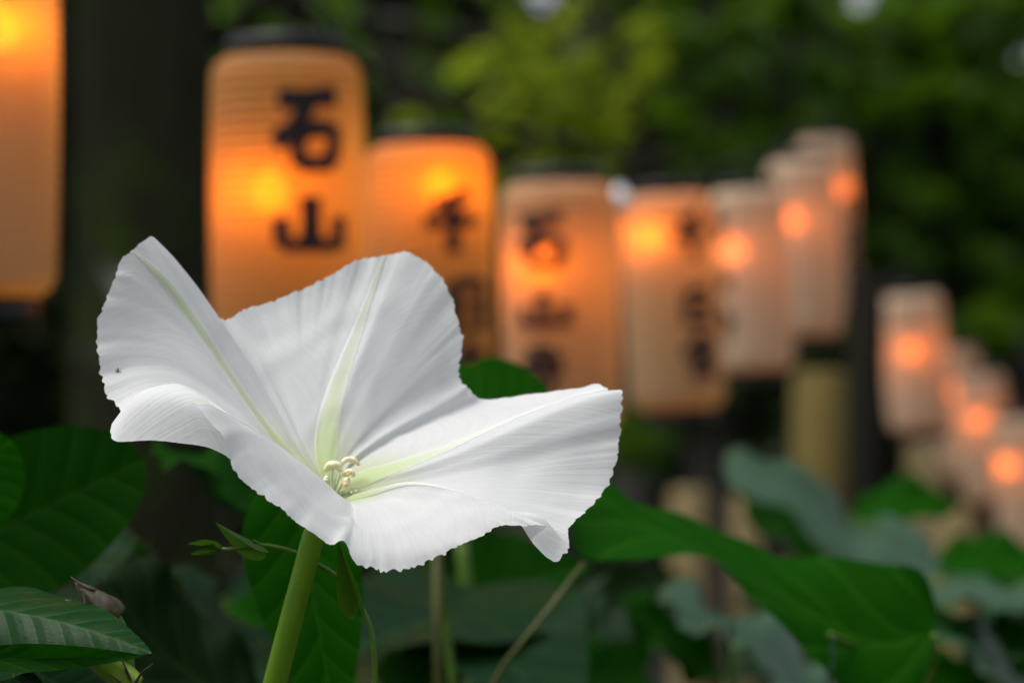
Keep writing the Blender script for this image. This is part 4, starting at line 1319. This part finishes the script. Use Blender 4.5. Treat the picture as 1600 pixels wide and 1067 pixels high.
# young shoot winding behind the tube
def build_shoot():
    px = FOCUS / FPX
    root = empty('vine_shoot', fl(586, 1500, -40), 'slender green shoot with tiny folded leaves curling behind the flower tube', 'shoot')
    P = [fl(586, 4000, -60), fl(586, 1500, -40), fl(586, 1085, -30), fl(585, 1030, -29), fl(578, 978, -28), fl(563, 946, -28), fl(548, 922, -28), (fl(531, 903, -27)), fl(505, 886, -26), fl(470, 866, -24),
         fl(440, 856, -20), fl(412, 851, -16), fl(380, 855, -12), fl(350, 858, -8), fl(342, 857, -8)]
    tube('stem', P, lambda f: (5.4 - 2.6 * max(0, min(1, (f - .86) / .12))) * px, M['stem'], root, seg=12, n=220)
    # folded young leaf on the descending stem
    leaf(root, fl(560, 944, -20), fl(531, 843, -8), .36, (-.2, -1, .1), M['young'], HEART, fold=.8, curl=-.12, wave=.01, seed=1)
    leaf(root, fl(410, 853, -12), fl(336, 817, -4), .50, (-.35, -.55, -.7), M['young'], HEART, fold=.5, curl=.02, wave=.01, seed=2)
    leaf(root, fl(345, 858, -6), fl(293, 847, 2), .34, (.1, -.8, .6), M['young'], OVATE, fold=.6, curl=.10, seed=3)
    leaf(root, fl(343, 860, -6), fl(298, 868, 0), .36, (.2, -.9, .5), M['young'], OVATE, fold=.4, curl=-.12, seed=4)
    leaf(root, fl(335, 853, -6), fl(305, 852, 6), .30, (.1, -.9, .2), M['young'], OVATE, fold=.7, curl=.0, seed=5)
    tube('petiole', [fl(344, 857, -8), fl(333, 852, -6), fl(322, 850, -4)], [2.6 * px, 1.4 * px], M['stem'], root, n=10)
    tube('petiole', [fl(412, 851, -16), fl(404, 849, -12), fl(396, 843, -9)], [2.4 * px, 1.5 * px], M['stem'], root, n=10)


build_shoot()


def build_bud(label, base, tip, r, mat, sepals, smat, foot, prof=None):
    root = empty('flower_bud', base, label, 'bud', 'flower buds in the lower left')
    b, t = Vector(base), Vector(tip)
    ax = (t - b)
    P = [b + ax * f for f in np.linspace(0, 1, 24)]
    pr = prof or (lambda f: math.sin(math.pi * min(1, (.10 + .55 * f))) ** .8 * (1 - f ** 3) + .03)
    V, F = tube_geo(P, lambda f: r * pr(f), seg=20)
    # twist furrows
    n = 20
    V = [v + (v - P[i // n]) * .10 * math.cos(5 * (2 * math.pi * (i % n) / n) / 1.0 + (i // n) * .22) for i, v in enumerate(V)]
    mesh_obj('bud_body', V, F, mat, root)
    for pts, w in sepals:
        V, F = tube_geo([Vector(p) for p in pts], lambda f: w * (1 - .75 * f) * min(1, .5 + f * 4), seg=8, n=18, squash=.6)
        mesh_obj('sepal', V, F, smat, root)
    tube('pedicel', [Vector(f_) for f_ in foot], r * .32, M['stem'], root, n=20)


px_ = FOCUS / FPX
build_bud('brownish seed-like bud with a curved spike above the glossy leaf', fl(181, 968, -12), fl(118, 910, -8), 31 * px_, M['bud_old'],
          [([fl(150, 922, -4), fl(132, 916, -2), fl(120, 908, -2), fl(111, 901, -4)], 5.5 * px_),
           ([fl(140, 958, 8), fl(133, 945, 12), fl(131, 930, 10), fl(126, 920, 8)], 5 * px_),
           ([fl(128, 962, -10), fl(112, 940, -12), fl(102, 938, -12), fl(94, 948, -12)], 6 * px_)],
          M['purple'], [fl(179, 962, -12), fl(190, 985, -16), fl(200, 1030, -20), fl(206, 1300, -16)], lambda f: (.62 + .38 * math.sin(min(1, f / .35) * math.pi / 2)) * max(0, 1 - f) ** .8 + .05)
build_bud('fresh lime green pointed bud with purple sepals in the bottom left corner', fl(214, 1072, -2), fl(116, 1004, -16), 28 * px_, M['bud'],
          [([fl(205, 1064, 12), fl(196, 1042, 16), fl(188, 1024, 14), fl(184, 1012, 10)], 4.2 * px_),
           ([fl(210, 1070, 14), fl(222, 1050, 20), fl(232, 1042, 20), fl(239, 1036, 18)], 4.2 * px_),
           ([fl(205, 1078, 18), fl(188, 1066, 24), fl(178, 1058, 24), fl(171, 1052, 22)], 4.6 * px_)],
          M['purple'], [fl(214, 1072, -2), fl(222, 1100, -2), fl(222, 1300, -4)], lambda f: (.5 + .5 * math.sin(min(1, f / .45) * math.pi / 2)) * max(0, 1 - f) ** .7 + .03)


# tiny insects
def insect(label, c, L, tilt):
    px = FOCUS / FPX
    root = empty('insect', c, label, 'insect', 'tiny insects')
    c = Vector(c)
    d = Vector((math.sin(tilt), 0, math.cos(tilt)))
    V, F = tube_geo([c - d * L * .5, c - d * L * .1, c, c + d * L * .2, c + d * L * .5], [L * .02, L * .09, L * .05, L * .12, L * .03], seg=8, n=14)
    mesh_obj('body', V, F, M['black'], root)
    for k in range(6):
        a = (k % 3 - 1) * .5
        sx = -1 if k < 3 else 1
        tube('leg', [c, c + Vector((sx * L * .3, -L * .08, a * L * .4)), c + Vector((sx * L * .45, L * .03, a * L * .9 - L * .1))], L * .02, M['black'], root, seg=5, n=6)


insect('tiny dark gnat sitting on the left petal', fl(184, 580, 8), 11 * px_, .05)
insect('tiny dark fly on the leaf left of the flower tube', at(447, 896, .785), 9 * px_, 1.1)
